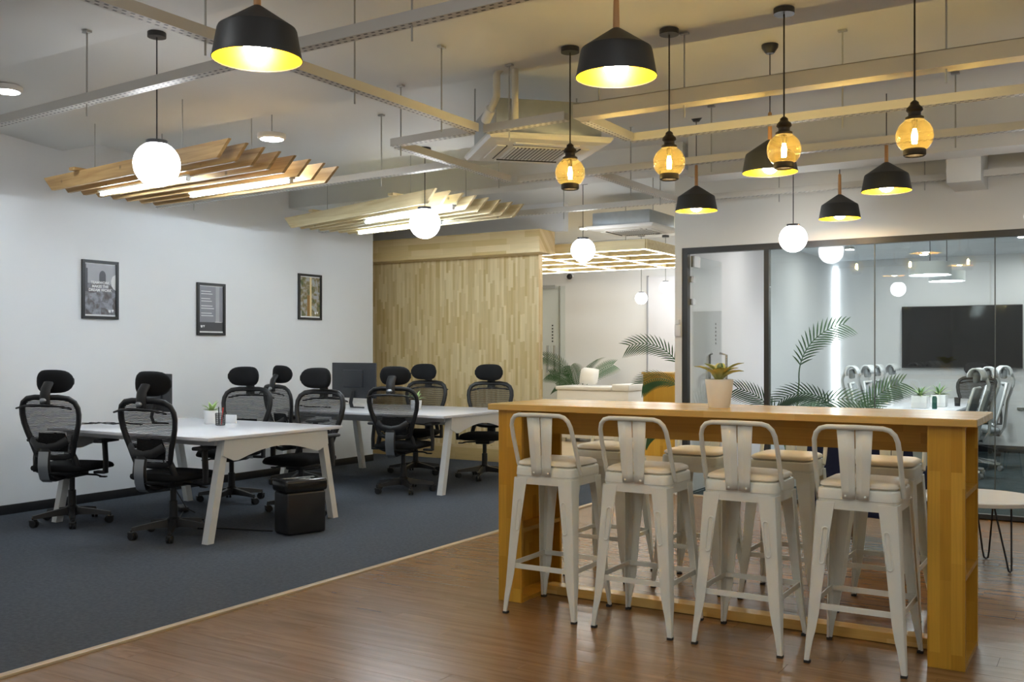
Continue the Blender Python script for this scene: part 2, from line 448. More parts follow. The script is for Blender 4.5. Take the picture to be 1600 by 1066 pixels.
# wood partition (thing): panel, header box, base board
wp = empty('wood_partition', (-7.5, YW, 0), 0, 'tall rubberwood partition wall of narrow upright staves with a boxed header', 'partition')
MB().lim(-2.6, 1.455, -.0, .10, .20, 2.62).obj('panel', RUBV, wp, smooth=False)
MB().lim(-2.6, 1.64, -.30, .08, 2.585, 2.865, .003).obj('header_box', RUBH, wp, smooth=False)
MB().lim(-2.6, 1.455, -.012, .10, .002, .20).obj('base_board', RUBH, wp, smooth=False)
struct(MB().lim(-11, -5.75, YW + .1, YW + .22, 2.87, 3.45).obj('wall_over_partition', WALL, smooth=False))

# reception back wall, doors
struct(MB().lim(-11, -3.62, YRB, YRB + .15, 0, 3.45).obj('wall_reception', WALL, smooth=False), 'white reception back wall')
d2 = struct(MB().lim(-8.95, -8.10, YRB - .03, YRB - .018, .02, 2.53).obj('door_2', DOORG, smooth=False), 'glass door at the back of the reception')
MB().tube([(-8.28, YRB - .085, 1.03), (-8.28, YRB - .085, 1.50)], .018, 10).obj('handle', STEEL, d2)
MB().tube([(-8.42, YRB - .085, 1.03), (-8.42, YRB - .085, 1.50)], .018, 10).obj('handle', STEEL, d2)
MB().lim(-8.58, -8.30, YRB - .036, YRB - .03, 2.49, 2.55).obj('name_plate', paint('grey_plate', (.45, .47, .47), .4), d2)
MB().lim(-8.215, -8.20, YRB - .04, YRB - .015, .02, 2.53).obj('edge_strip', STEEL, d2)
for k in range(6): MB().lim(-8.36, -8.335, YRB - .034, YRB - .03, 1.56 + k * .055, 1.585 + k * .055).obj('dot_decal', DARKALU, d2)
d3 = struct(MB().lim(-6.55, -5.6, YRB - .03, YRB - .004, .02, 2.62).obj('door_3', paint('door_white', (.78, .79, .84), .4, var=.01), smooth=False), 'plain white reception door')
MB().lim(-6.575, -6.55, YRB - .04, YRB, .02, 2.64).obj('frame_strip', paint('grey_strip', (.35, .36, .40), .4), d3)

# bulkhead over the glass wall, end pier, conference shell
struct(MB().lim(-3.66, XR, YG - .04, YG + .10, 2.40, 3.45).obj('wall_bulkhead', WARMWALL, smooth=False), 'cream bulkhead wall above the glass partition')
struct(MB().lim(-3.66, -3.59, YG - .04, YG + .10, 0, 2.40).obj('wall_pier', WARMWALL, smooth=False))
struct(MB().lim(-3.66, -3.60, YG + .10, YC + .15, 0, 3.45).obj('wall_conference_side', WALL, smooth=False))
struct(MB().lim(-3.66, XR, YC, YC + .15, 0, 3.45).obj('wall_conference_back', WALL, smooth=False))
struct(MB().lim(-3.60, XR, YG + .10, YC, 2.74, 2.80).obj('ceiling_conference', CEILC, smooth=False))
struct(MB().lim(-3.60, XR, YC - .012, YC, 0, .10).obj('baseboard_conference', BLACKTRIM, smooth=False))
struct(MB().lim(-1.15, XR, YC - .03, YC, .60, .63).obj('trim_3', STEEL, smooth=False), 'bright metal strip on the conference wall')

# black aluminium frame and frameless glass panes
gf = struct(MB().lim(-3.59, XR, YG - .03, YG + .04, 2.345, 2.40).obj('window_1', DARKALU, smooth=False), 'glass partition with dark aluminium frame')
MB().lim(-3.59, -3.535, YG - .03, YG + .04, 0, 2.345).obj('frame_post', DARKALU, gf, smooth=False)
MB().lim(-2.785, -2.74, YG - .03, YG + .04, 0, 2.345).obj('frame_post', DARKALU, gf, smooth=False)
MB().lim(-2.74, XR, YG - .02, YG + .03, .0, .045).obj('frame_sill', DARKALU, gf, smooth=False)
xs = [-2.74, -1.806, -.852, .10, 1.05, 2.0, 3.0, XR]
for a, b in zip(xs[:-1], xs[1:]):
    MB().lim(a + .003, b - .003, YG - .001, YG + .011, .04, 2.35).obj('pane', GLASS, gf, smooth=False)
    if b < XR - .1: MB().lim(b - .004, b + .004, YG - .003, YG + .013, .04, 2.35).obj('joint_seal', SEAL, gf, smooth=False)
# door leaf standing open inwards
d1 = struct(MB().lim(-3.516, -3.504, YG + .05, YG + .86, .02, 2.33).obj('door_1', DOORG, smooth=False), 'frameless glass door standing open into the conference room')
MB().tube([(-3.47, YG + .70, .95), (-3.40, YG + .70, .97), (-3.40, YG + .70, 1.36), (-3.47, YG + .70, 1.38)], .013, 10).obj('handle', STEEL, d1)
MB().tube([(-3.55, YG + .70, .95), (-3.58, YG + .70, .97), (-3.58, YG + .70, 1.36), (-3.55, YG + .70, 1.38)], .013, 10).obj('handle', STEEL, d1)
MB().lim(-3.53, -3.49, YG + .05, YG + .20, 2.22, 2.33).obj('patch_fitting', STEEL, d1)
for z in (2.10, 1.88, .82): MB().lim(-3.535, -3.50, YG + .03, YG + .09, z - .03, z + .03).obj('hinge', STEEL, d1)
for k in range(6):
    MB().lim(-3.503, -3.5025, YG + .66, YG + .685, 1.47 + k * .04, 1.49 + k * .04).obj('dot_decal', DARKALU, d1)
ar = empty('access_reader', (-3.625, YG - .055, 1.60), 0, 'small white access reader on the pier beside the glass door', 'card reader')
MB().box((0, 0, 0), (.062, .03, .11), bev=.008).obj('body', CARDW, ar)
MB().box((.004, -.002, .085), (.035, .024, .045), bev=.005).obj('sensor', CARDW, ar)

# girder and cross beam near the glass wall
struct(MB().lim(-3.2, XR, 8.18, 8.50, 2.93, 3.40).obj('beam_1', CEIL, smooth=False), 'painted concrete girder above the glass wall')
struct(MB().lim(-1.15, -.90, 8.50, YG, 2.74, 3.40).obj('beam_2', CEIL, smooth=False))
struct(MB().lim(-9, -3.3, 8.30, 8.62, 3.04, 3.40).obj('beam_3', CEIL, smooth=False))

# ================================================================== CEILING SERVICES
def ceil_z(y):
    k = math.floor((y + 1.75) / 1.8); t = y + 1.75 - 1.8 * k
    P = [(.004, 3.335), (.25, 3.342), (.75, 3.308), (1.2, 3.258), (1.55, 3.223), (1.8, 3.205)]
    for (a, za), (b, zb) in zip(P[:-1], P[1:]):
        if t <= b: return za + (zb - za) * max(0, (t - a)) / (b - a)
    return 3.205

TZ = 2.80
def tray(a, b, label, rods=(), slotted_=True, h=.052, w=.062, group='slotted cable trays under the ceiling', z=TZ):
    a = Vector((a[0], a[1], z)); b = Vector((b[0], b[1], z)); d = b - a; L = d.length; ang = math.atan2(d.y, d.x)
    t = empty('cable_tray', a, ang, label, 'cable tray', group)
    m = MB(); th = .003
    m.lim(0, L, -w / 2, w / 2, 0, th); m.lim(0, L, -w / 2, -w / 2 + th, th, h); m.lim(0, L, w / 2 - th, w / 2, th, h)
    if not slotted_: m.lim(0, L, -w / 2, w / 2, h - th, h)
    m.obj('channel', TRAY if slotted_ else TRUNK, t, smooth=False)
    for r in rods:
        p = a + d * r
        cz = ceil_z(p.y) - z
        MB().tube([(L * r, 0, -.07), (L * r, 0, cz)], .005, 6).obj('hanger_rod', RODM, t)
        MB().box((L * r, 0, cz - .008), (.05, .03, .012)).obj('anchor_plate', RODM, t)
    return t
tray((-7.95, 3.66), (-3.56, 3.42), 'long slotted cable tray passing in front of the largest globe lamp cord', (.30, .68))
tray((-3.42, 3.40), (-.6, 3.33), 'slotted cable tray running between the two big grey dome lamps', (.30,))
tray((-3.49, 1.6), (-3.49, 5.24), 'slotted cable tray running lengthways above the big grey dome lamp to the air conditioner', (.40, .68, .90))
tray((-3.45, 5.31), (-2.84, 5.27), 'short slotted tray crossing in front of the air conditioner casing', (.3,))
tray((-2.78, 5.29), (4.1, 5.29), 'wide closed cream trunking above the bar behind the amber lamp cords', (.10, .30, .5), False, .085, .11)
tray((-4.22, 5.33), (-3.53, 5.27), 'short slotted tray leading from the air conditioner towards the white wall', (.1,))
tray((-4.22, 5.38), (-4.29, 6.94), 'slotted tray running lengthways beside the air conditioner', (.9,))
tray((-8.0, 6.42), (-4.30, 6.16), 'slotted cable tray between the two slatted wooden lights', (.15, .8))
tray((-2.76, 5.36), (-2.76, 5.99), 'short slotted tray branching off the cream trunking', ())
tray((-2.76, 6.035), (4.1, 6.035), 'long slotted tray behind the row of amber lamps', (.2, .5))
tray((-3.53, 7.06), (-3.53, 8.66), 'slotted tray leading lengthways towards the bulkhead', (.4, .8))
tray((-4.22, 7.0), (4.1, 7.0), 'slotted cross tray passing behind the air conditioner', (.2, .4))
tray((-8.0, 8.72), (4.1, 8.72), 'slotted tray running along just before the bulkhead', (.27, .35, .45, .55))

def slat_light(corners, n, hgt, mat, tubes, battens, rods, label):
    L0, R0, L1, R1 = [Vector((c[0], c[1])) for c in corners]
    z0 = 2.72
    ctr = (L0 + R0 + L1 + R1) / 4
    t = empty('slatted_ceiling_light', (ctr.x, ctr.y, z0), 0, label, 'ceiling light', 'slatted wooden lights over the desks')
    for i in range(n):
        f = i / (n - 1); a = L0.lerp(L1, f) - ctr; b = R0.lerp(R1, f) - ctr
        d = b - a; L = d.length; ang = math.atan2(d.y, d.x); ov = .135
        m = MB(); m.prism([(0, 0), (L, 0), (L + ov, hgt), (-ov, hgt)], 'y', -.0125, .0125)
        o = m.obj('slat', mat, t, smooth=False); o.location = (a.x, a.y, 0); o.rotation_euler = (0, 0, ang)
    for f in battens:
        a = L0.lerp(R0, f) - ctr; b = L1.lerp(R1, f) - ctr; d = b - a; a = a - d * .06; b = b + d * .06
        ang = math.atan2(d.y, d.x); o = MB().lim(0, (b - a).length, -.035, .035, hgt, hgt + .022).obj('batten', mat, t, smooth=False)
        o.location = (a.x, a.y, 0); o.rotation_euler = (0, 0, ang)
        for g in rods:
            p = a.lerp(b, g); wy = p.y + ctr.y
            MB().tube([(p.x, p.y, hgt + .02), (p.x, p.y, ceil_z(wy) - z0)], .004, 6).obj('hanger_rod', RODM, t)
    for (a, b) in tubes:
        a = Vector(a) - ctr; b = Vector(b) - ctr
        d = (b - a); L = d.length; ang = math.atan2(d.y, d.x)
        o = MB().tube([(.02, 0, -.019), (L - .02, 0, -.019)], .013, 12).obj('led_tube', E_TUBE, t); o.location = (a.x, a.y, 0); o.rotation_euler = (0, 0, ang)
        hs_ = MB().lim(-.01, L + .01, -.024, .024, -.004, .012).obj('tube_housing', CARDW, t, smooth=False); hs_.location = (a.x, a.y, 0); hs_.rotation_euler = (0, 0, ang)
        for q in (0, L - .02): MB().lim(q, q + .02, -.015, .015, -.034, 0).obj('tube_cap', CARDW, o)
    return t
slat_light(((-7.44, 4.93), (-5.22, 4.68), (-7.42, 5.93), (-5.28, 5.82)), 8, .115, PINE,
           [((-7.17, 5.18), (-5.96, 5.06)), ((-6.60, 5.63), (-5.36, 5.53))], (.18, .72), (.18, .75),
           'slatted knotty pine ceiling light with two tubes, the one nearer the long cable tray')
slat_light(((-7.52, 7.76), (-5.24, 7.10), (-7.33, 8.62), (-5.06, 8.28)), 8, .12, PINE2,
           [((-6.45, 7.70), (-5.12, 7.34)), ((-7.10, 8.36), (-5.82, 8.13))], (.2, .8), (.2, .8),
           'pale slatted pine ceiling light with two tubes close to the wood partition')

def cassette(x, y, z, rz, S, label, body_h, lou=15):
    t = empty('cassette_air_conditioner', (x, y, z), rz, label, 'air conditioner')
    h = S / 2
    MB().lim(-h * .86, h * .86, -h * .86, h * .86, .045, .045 + body_h, .01).obj('casing', ACD, t)
    rings = []
    for s, zz in ((h * .80, 0), (h * .96, .010), (h, .03), (h, .045)):
        rings.append([Vector((s, s, zz)), Vector((-s, s, zz)), Vector((-s, -s, zz)), Vector((s, -s, zz))])
    MB().loft(rings).obj('face_panel', ACW, t, smooth=False)
    g = h * .50
    MB().lim(-g, g, -g, g, -.006, .004, .003).obj('grille_frame', ACW, t)
    MB().lim(-g * .92, g * .92, -g * .92, g * .92, -.0075, -.004).obj('grille_back', ACG, t, smooth=False)
    lm = MB().box((0, 0, 0), (g * .050, g * 1.84, .006)).mesh('louver', ACW, smooth=False)
    for k in range(lou):
        link_mesh('louver', lm, t, (-g * .88 + g * 1.76 * k / (lou - 1), 0, -.009), (0, R(25), 0))
    for k in range(4):
        a = k * PI / 2
        o = MB().box((0, -h * .69, -.001), (h * 1.05, h * .15, .012), bev=.004).obj('air_vane', ACW, t); o.rotation_euler = (0, 0, a)
        o2 = MB().box((0, -h * .605, -.0012), (h * 1.05, h * .018, .012)).obj('vane_slot', DARK, t, smooth=False); o2.rotation_euler = (0, 0, a)
    return t
ac1 = cassette(-3.50, 6.03, 2.80, R(45), .86, 'white cassette air conditioner hanging among cable trays with its metal casing exposed', .24)
MB().tube([(-.26, -.385, .20), (-.26, -.385, .45)], .006, 6).obj('hanger_rod', RODM, ac1)
MB().tube([(.385, -.26, .20), (.385, -.26, .5)], .006, 6).obj('hanger_rod', RODM, ac1)
MB().tube([(.385, .26, .20), (.385, .26, .5)], .006, 6).obj('hanger_rod', RODM, ac1)
MB().tube([(-.385, .26, .20), (-.385, .26, .5)], .006, 6).obj('hanger_rod', RODM, ac1)
cassette(-4.83, 10.62, 2.80, R(0), .84, 'cassette air conditioner above the reception beside the glowing lattice', .16, 14)
dp = empty('drain_pipe', (-3.42, 5.41, 2.85), 0, 'cream drain pipe rising from the air conditioner casing to the ceiling', 'pipe')
MB().tube([(-.12, .06, .10), (-.04, 0, .16), (0, -.02, .20), (0, -.02, .34), (.02, -.02, .37), (.12, -.02, .42)], .024, 12).obj('pipe', CREAMP, dp)
MB().tube([(-.15, .08, .085), (-.07, .02, .14)], .034, 12).obj('collar', CARDW, dp)
MB().tube([(.14, -.02, -.02), (.14, -.02, ceil_z(5.39) - 2.85)], .022, 12).obj('riser', CREAMP, dp)

def downlight(x, y, label, z=None, glow=E_DOWN, r=.085, group='round ceiling downlights'):
    z = ceil_z(y) if z is None else z
    t = empty('downlight', (x, y, z), 0, label, 'downlight', group)
    MB().lathe([(r * 1.25, 0), (r * 1.25, -.03), (r * 1.1, -.04), (r, -.04), (r, -.03)], 24).obj('housing', CARDW, t)
    MB().lathe([(r * .98, -.034), (r * .98, -.042), (.001, -.042)], 24).obj('diffuser', glow, t)
    return t
downlight(-6.86, 4.18, 'round downlight on the ceiling beside the long slotted tray')
dl2 = downlight(-5.50, 5.45 + .01, 'round downlight hanging behind the knotty slatted light', 3.06)
MB().tube([(0, 0, -.01), (0, 0, .30)], .005, 6).obj('hanger_rod', RODM, dl2)
for (x, y) in ((-5.2, 13.6), (-6.9, 13.4), (-7.8, 11.6), (-4.6, 14.3)):
    downlight(x, y, 'unseen round downlight added to brighten the reception', None, E_ADDEDR, .085, 'added reception downlights')  # lamps added out of view to lift the reception walls
# added out-of-view downlights, brightening the bar and stools from the camera side
for (x, y) in ((-6.2, 1.0), (-6.2, -1.2), (-3.6, -.2), (-1.0, .6), (1.6, 1.2), (1.6, 3.6), (1.8, 6.4), (-1.2, -1.6), (-3.4, 1.7), (2.6, -1.4), (-1.0, 2.3), (.6, 3.4), (.2, .2)):
    downlight(x, y, 'unseen round downlight added over the open floor away from the desks')

# ================================================================== LAMPS
def cord_top(y): return ceil_z(y)
def dome(x, y, z, label, stem=.17, grey=False):
    t = empty('dome_pendant', (x, y, z), 0, label, 'pendant lamp', 'black dome pendants lined with yellow')
    r = .17
    # closed shell: outer black, inner yellow
    MB().lathe([(r, 0), (r * .885, .108), (r * .86, .118), (.024, .20), (.016, .205)], 40, cap=False).obj('shade', SHADEB, t, 30)
    MB().lathe([(r - .0015, 0.001), (r * .87, .106), (r * .845, .114), (.024, .195), (.002, .196)], 40, cap=False).obj('lining', SHADEY, t, 30)
    MB().lathe([(r + .001, -.001), (r + .001, .004), (r - .002, .004), (r - .002, -.001), (r + .001, -.001)], 40, cap=False).obj('rim', SHADEB, t)
    MB().lathe([(.012, .20), (.014, .205), (.012, .20 + stem), (.006, .21 + stem)], 16).obj('wood_stem', OAK, t)
    ct = cord_top(y) - z
    MB().tube([(0, 0, .2 + stem), (0, 0, ct - .02)], .0035, 8).obj('cord', PLAST, t)
    MB().lathe([(.025, ct - .055), (.05, ct - .02), (.052, ct)], 20).obj('canopy', BLACKM, t)
    MB().lathe([(.020, .19), (.020, .10), (.016, .088)], 12).obj('lamp_holder', PLAST, t)
    MB().sphere((0, 0, .045), .052, 20, 12).obj('bulb', E_BULB, t)
    return t
dome(-2.797, 2.701, 2.515, 'big dome pendant hanging under the crossing of the slotted trays near the globe lamp')
dome(-1.781, 3.741, 2.546, 'big dome pendant with oak stem beside the nearest amber lamp row end', .12)
dome(-1.842, 6.091, 2.516, 'dome pendant partly hidden behind an amber glass lamp')
dome(-2.922, 7.651, 2.546, 'dome pendant hanging in front of the left end of the bulkhead, near the reception opening')
dome(-1.384, 7.334, 2.533, 'dome pendant between two amber lamps in front of the cream bulkhead')
dome(-1.984, 8.526, 2.517, 'smallest looking dome pendant beside the white globe in front of the glass wall')

def globe(x, y, z, r, label, group='white globe pendants', top=None):
    t = empty('globe_pendant', (x, y, z), 0, label, 'globe lamp', group)
    MB().sphere((0, 0, 0), r, 32, 20).obj('globe', E_GLOBE, t)
    MB().lathe([(r * .47, r * .88), (r * .47, r * 1.04), (.01, r * 1.06)], 24).obj('cap', BLACKM, t)
    ct = (top if top else cord_top(y)) - z
    MB().tube([(0, 0, r), (0, 0, ct - .01)], .004, 8).obj('cord', PLAST, t)
    MB().lathe([(.055, ct - .03), (.055, ct), (.01, ct)], 20).obj('canopy', BLACKM, t)
    return t
globe(-4.967, 3.975, 2.536, .138, 'white glowing globe lamp in front of the knotty slatted ceiling light')
globe(-5.258, 7.092, 2.543, .138, 'white glowing globe lamp in front of the pale slatted ceiling light')
globe(-5.094, 9.837, 2.534, .136, 'white glowing globe lamp in the opening beside the wood partition header')
globe(-2.34, 8.40, 2.36, .117, 'white glowing globe lamp close in front of the glass wall')
globe(-.44, 7.9, 2.36, .117, 'white glowing globe lamp at the far end of the glass wall')
globe(-6.319, 14.178, 2.23, .095, 'small white globe lamp hanging low over the reception bench', 'small globes in the reception')
globe(-5.995, 14.376, 2.40, .095, 'small white globe lamp hanging over the reception counter', 'small globes in the reception')
for (x, y) in ((-5.6, 1.0), (-3.4, -1.0), (.8, 2.2)): globe(x, y, 2.54, .138, 'unseen white globe lamp added over the open floor away from the desks')  # extra globes added out of view to light the ceiling

def edison(x, label, y=5.22, z=2.475):
    t = empty('amber_lantern_pendant', (x, y, z), 0, label, 'pendant lamp', 'amber glass lanterns over the bar')
    MB().lathe([(.046, -.078), (.066, -.066), (.084, -.040), (.090, -.008), (.086, .022), (.072, .050), (.050, .070), (.042, .080)], 32, cap=False).obj('glass', AMBER, t)
    MB().lathe([(.048, -.105), (.054, -.10), (.054, -.076), (.050, -.070), (.044, -.072), (.044, -.10), (.048, -.105)], 28, cap=False).obj('bottom_ring', BRONZE, t)
    MB().lathe([(.044, .074), (.044, .088), (.030, .096), (.030, .112), (.040, .122), (.038, .134), (.022, .150), (.020, .162), (.008, .172)], 24).obj('lamp_cap', BRONZE, t)
    MB().lathe([(.014, .075), (.013, .04), (.010, .03)], 12).obj('lamp_holder', BRONZE, t)
    # squirrel-cage filament
    m = MB()
    for k in range(6):
        a = k * PI / 3
        m.tube([(.006 * math.cos(a), .006 * math.sin(a), .03), (.013 * math.cos(a), .013 * math.sin(a), -.005), (.010 * math.cos(a), .010 * math.sin(a), -.042)], .0022, 6)
    m.obj('filament', E_FIL, t)
    ct = cord_top(y) - z
    MB().tube([(0, 0, .165), (0, 0, ct)], .0045, 8).obj('cord', BRONZE, t)
    MB().lathe([(.055, ct - .03), (.055, ct), (.01, ct)], 24).obj('canopy', BLACKM, t)
    return t
edison(-2.79, 'amber glass lantern hanging in front of the cassette air conditioner')
edison(-2.155, 'amber glass lantern second from the air conditioner along the bar')
edison(-1.503, 'amber glass lantern overlapping a dome pendant above the bar')
edison(-.852, 'amber glass lantern at the end of the bar row away from the air conditioner')

# ================================================================== DESKS AND CHAIRS
def desk(x0, x1, y0, y1, label):
    cx, cy = (x0 + x1) / 2, (y0 + y1) / 2
    t = empty('office_desk', (cx, cy, 0.004), 0, label, 'desk', 'white four seat desks')
    hx, hy = (x1 - x0) / 2, (y1 - y0) / 2; H = .771
    MB().lim(-hx, hx, -hy, hy, H - .025, H, .003).obj('desk_top', DESKW, t)
    for sx in (-1, 1):
        X = sx * (hx - .06)
        for sy in (-1, 1):
            yt, yb = sy * (hy - .20), sy * (hy - .05); w = .03
            rings = []
            for (yy, zz) in ((yb, 0), (yt, H - .025)):
                rings.append([Vector((X - w, yy - w, zz)), Vector((X + w, yy - w, zz)), Vector((X + w, yy + w, zz)), Vector((X - w, yy + w, zz))])
            MB().loft(rings).obj('leg', DESKL, t, smooth=False)
        # arched end apron
        n = 14; pol = [(-hy + .17, H - .025), (hy - .17, H - .025), (hy - .155, H - .14)]
        y_in = hy - .26
        pol.append((y_in, H - .185))
        for k in range(n + 1):
            a = k / n; yy = y_in - .04 - (2 * (y_in - .04)) * a
            pol.append((yy, H - .185 + .075 * math.sin(PI * a)))
        pol += [(-y_in, H - .185), (-hy + .155, H - .14)]
        MB().prism(pol, 'x', X + sx * .031, X + sx * .043).obj('arched_apron', DESKL, t, smooth=False)
    for sy in (-1, 1):
        MB().lim(-hx + .09, hx - .09, sy * (hy - .16) - .02, sy * (hy - .16) + .02, H - .07, H - .026).obj('side_rail', DESKL, t, smooth=False)
    MB().lim(-hx + .25, hx - .25, -.10, .10, H - .14, H - .04).obj('cable_basket', DESKL, t, smooth=False)
    return t
D1 = (-7.45, -5.545, 4.88, 6.32); D2 = (-7.74, -5.52, 7.74, 9.16)
desk(*D1, 'glossy white desk with splayed legs next to the black shredder')
desk(*D2, 'glossy white desk with splayed legs close to the wood partition')

def back_y(z, x): return -.225 - .075 * max(0, (z - .55)) / .5 - .02 * math.sin((z - .6) * 5) + .5 * x * x
def office_chair(label):
    t = empty('office_chair', (0, 0, .004), 0, label, 'chair', 'black mesh office chairs at the desks')
    # five star base
    for k in range(5):
        a = R(90 + 72 * k); M = rz_(a)
        rings = []
        for (d, w, z0, z1) in ((.03, .028, .075, .135), (.17, .022, .072, .115), (.30, .017, .066, .092)):
            rings.append([M @ Vector((d, -w, z0)), M @ Vector((d, w, z0)), M @ Vector((d, w * .7, z1)), M @ Vector((d, -w * .7, z1))])
        MB().loft(rings).obj('base_arm', PLAST, t, smooth=False)
        b = a + R(30 + 47 * k); c = M @ Vector((.30, 0, 0)); q = rz_(b)
        m = MB()
        for s in (-1, 1):
            m.lathe([(.001, -.009), (.028, -.009), (.030, -.005), (.030, .005), (.028, .009), (.001, .009)], 16,
                    c + (q @ Vector((.012, s * .014, .030))), q @ Matrix.Rotation(R(90), 4, 'X'))
        m.box(c + (q @ Vector((.004, 0, .050))), (.050, .044, .022), q, .006)
        m.tube([c + Vector((0, 0, .055)), c + Vector((0, 0, .075))], .008, 8)
        m.obj('caster', PLAST, t)
    MB().lathe([(.048, .07), (.050, .135), (.032, .15), (.030, .27), (.022, .275), (.022, .40)], 20).obj('gas_column', PLAST, t)
    MB().box((0, -.02, .405), (.16, .26, .05), bev=.012).obj('mechanism', PLAST, t)
    MB().tube([(.06, .02, .40), (.20, .03, .395), (.24, .03, .385)], .008, 8).box((.262, .03, .382), (.06, .03, .012), bev=.004).obj('lever', PLAST, t)
    # seat
    rings = []
    for (yy, hw, zt, zb) in ((-.235, .17, .485, .45), (-.22, .215, .497, .438), (-.10, .245, .502, .432), (.08, .25, .503, .432), (.19, .245, .495, .430), (.235, .225, .478, .428), (.25, .18, .462, .432)):
        ring = []
        for j in range(16):
            a = 2 * PI * j / 16; cx = math.cos(a); sn = math.sin(a)
            ex = math.copysign(abs(cx) ** .45, cx); ez = math.copysign(abs(sn) ** .6, sn)
            ring.append(Vector((hw * ex, yy, (zt + zb) / 2 + (zt - zb) / 2 * ez)))
        rings.append(ring)
    MB().loft(rings).obj('seat', FABRIC, t, 60)
    # arms
    for s in (-1, 1):
        m = MB().box((s * .275, -.02, .425), (.10, .06, .022), bev=.006)
        m.tube([(s * .315, -.02, .42), (s * .318, -.02, .52), (s * .305, -.015, .665)], 1, 12, flat=(.030, .016), up=(1, 0, 0))
        a = m.obj('arm_post', PLAST, t)
        MB().box((s * .30, .015, .678), (.085, .245, .028), bev=.012, seg=3).obj('arm_pad', PLASTG, a)
    # upper back frame: flattened tube loop around the mesh
    out = [(0, 1.035), (.10, 1.036), (.180, 1.025), (.225, .995), (.246, .95), (.250, .90), (.240, .83), (.218, .76), (.192, .69), (.174, .63), (.160, .575)]
    right = [(x, z) for x, z in out]; left = [(-x, z) for x, z in out[1:]][::-1]
    outline = left + right
    loop = [(x, back_y(z, x), z) for x, z in outline] + [(.09, back_y(.56, .09), .560), (0, back_y(.555, 0), .555), (-.09, back_y(.56, .09), .560)]
    MB().tube(loop, 1, 10, True, flat=(.019, .024)).obj('back_frame', PLAST, t, 60)
    rows = []
    half = [(.158, .565)] + [(x, z) for x, z in out[::-1]]
    for hw, z in half[:-1]:
        hw = max(hw, .02)
        rows.append([Vector((hw * u, back_y(z, hw * u) - .002, z)) for u in (-1, -.75, -.5, -.25, 0, .25, .5, .75, 1)])
    MB().grid(rows).obj('back_mesh', MESHB, t, 60)
    # lower lumbar frame, brace and lumbar pad
    lo = [(.15, .60), (.172, .54), (.185, .49), (.170, .45), (.12, .435), (0, .43), (-.12, .435), (-.170, .45), (-.185, .49), (-.172, .54), (-.15, .60)]
    MB().tube([(x, back_y(z, x) + .005, z) for x, z in lo], 1, 8, flat=(.024, .022)).obj('lower_frame', PLAST, t, 60)
    MB().tube([(-.155, back_y(.70, .155) - .03, .70), (-.09, -.315, .655), (0, -.325, .64), (.09, -.315, .655), (.155, back_y(.70, .155) - .03, .70)], 1, 10, flat=(.018, .034), up=(0, 0, 1)).obj('lumbar_brace', PLAST, t)
    rows = []
    for z in (.60, .64, .68, .72, .755):
        w = .135 - .02 * abs(z - .68) / .08
        rows.append([Vector((w * u, back_y(z, w * u) + .012, z)) for u in (-1, -.5, 0, .5, 1)])
    MB().grid(rows).obj('lumbar_pad', FABRIC, t, 60)
    # spine
    path = [(0, -.10, .395), (0, -.22, .385), (0, -.295, .405), (0, -.325, .45), (0, -.335, .53), (0, -.325, .635)]
    sp = MB().tube(path, 1, 10, flat=(.048, .020), up=(0, -.5, .5)).obj('spine', PLAST, t, 60)
    rows = []
    for (yy, zz) in ((-.300, .372), (-.335, .395), (-.351, .44), (-.359, .50), (-.357, .56), (-.348, .615)):
        rows.append([Vector((x, yy, zz)) for x in (-.044, 0, .044)])
    MB().grid(rows).obj('silver_plate', SILVER, sp)
    # neck, badge, headrest, hanger
    nk = MB().tube([(0, back_y(1.0, 0) - .02, .985), (0, -.335, 1.04), (0, -.325, 1.10), (0, -.285, 1.15)], 1, 10, flat=(.046, .020), up=(0, 1, 0)).obj('neck', PLAST, t, 60)
    MB().sphere((0, back_y(1.02, 0) - .045, 1.012), .030, 16, 8, (1, .45, .66)).obj('badge', SILVER, nk)
    rings = []
    for i in range(15):
        u = math.sin(-PI / 2 + PI * i / 14); x = .160 * u
        hz = .094 * (1 - .12 * abs(u) ** 2) * max(.10, 1 - abs(u) ** 5) ** .5; dy = .040 * max(.08, 1 - abs(u) ** 5) ** .5
        ring = []
        for j in range(14):
            a = 2 * PI * j / 14
            ez = math.copysign(abs(math.sin(a)) ** .75, math.sin(a))
            ring.append(Vector((x, -.255 + .05 * u * u + dy * math.cos(a), 1.158 + hz * ez)))
        rings.append(ring)
    MB().loft(rings).obj('headrest', FABRIC, t, 60)
    MB().tube([(-.245, -.345, .950), (-.15, -.380, .970), (0, -.388, .978), (.15, -.380, .970), (.245, -.345, .950)], [.007, .009, .010, .009, .007], 8).tube([(0, -.375, .978), (0, -.31, .99)], .012, 8).obj('coat_hanger', PLAST, t)
    return t
CH = [((-7.22, 4.95), 20, 'black mesh office chair nearest the long white wall corner, back turned, beside the desk cables'),
      ((-6.06, 5.00), 9, 'black mesh office chair in front of the small monitor, back turned'),
      ((-6.98, 6.42), 196, 'black mesh office chair behind the potted succulent, facing the viewer'),
      ((-6.00, 6.30), 186, 'black mesh office chair behind the shredder, seat pushed under the desk corner'),
      ((-7.30, 7.66), -14, 'black mesh office chair hidden behind another chair, with its arm before the far desk'),
      ((-6.05, 7.80), 16, 'black mesh office chair with bright silver spine in front of the far desk'),
      ((-6.82, 9.02), 190, 'black mesh office chair beyond the far desk next to the wide monitor'),
      ((-5.93, 9.10), 200, 'black mesh office chair by itself against the wood partition')]
c0 = office_chair(CH[0][2]); c0.location = (*CH[0][0], .004); c0.rotation_euler = (0, 0, R(CH[0][1]))
for (p, a, l) in CH[1:]: dup(c0, (*p, .004), R(a), l)

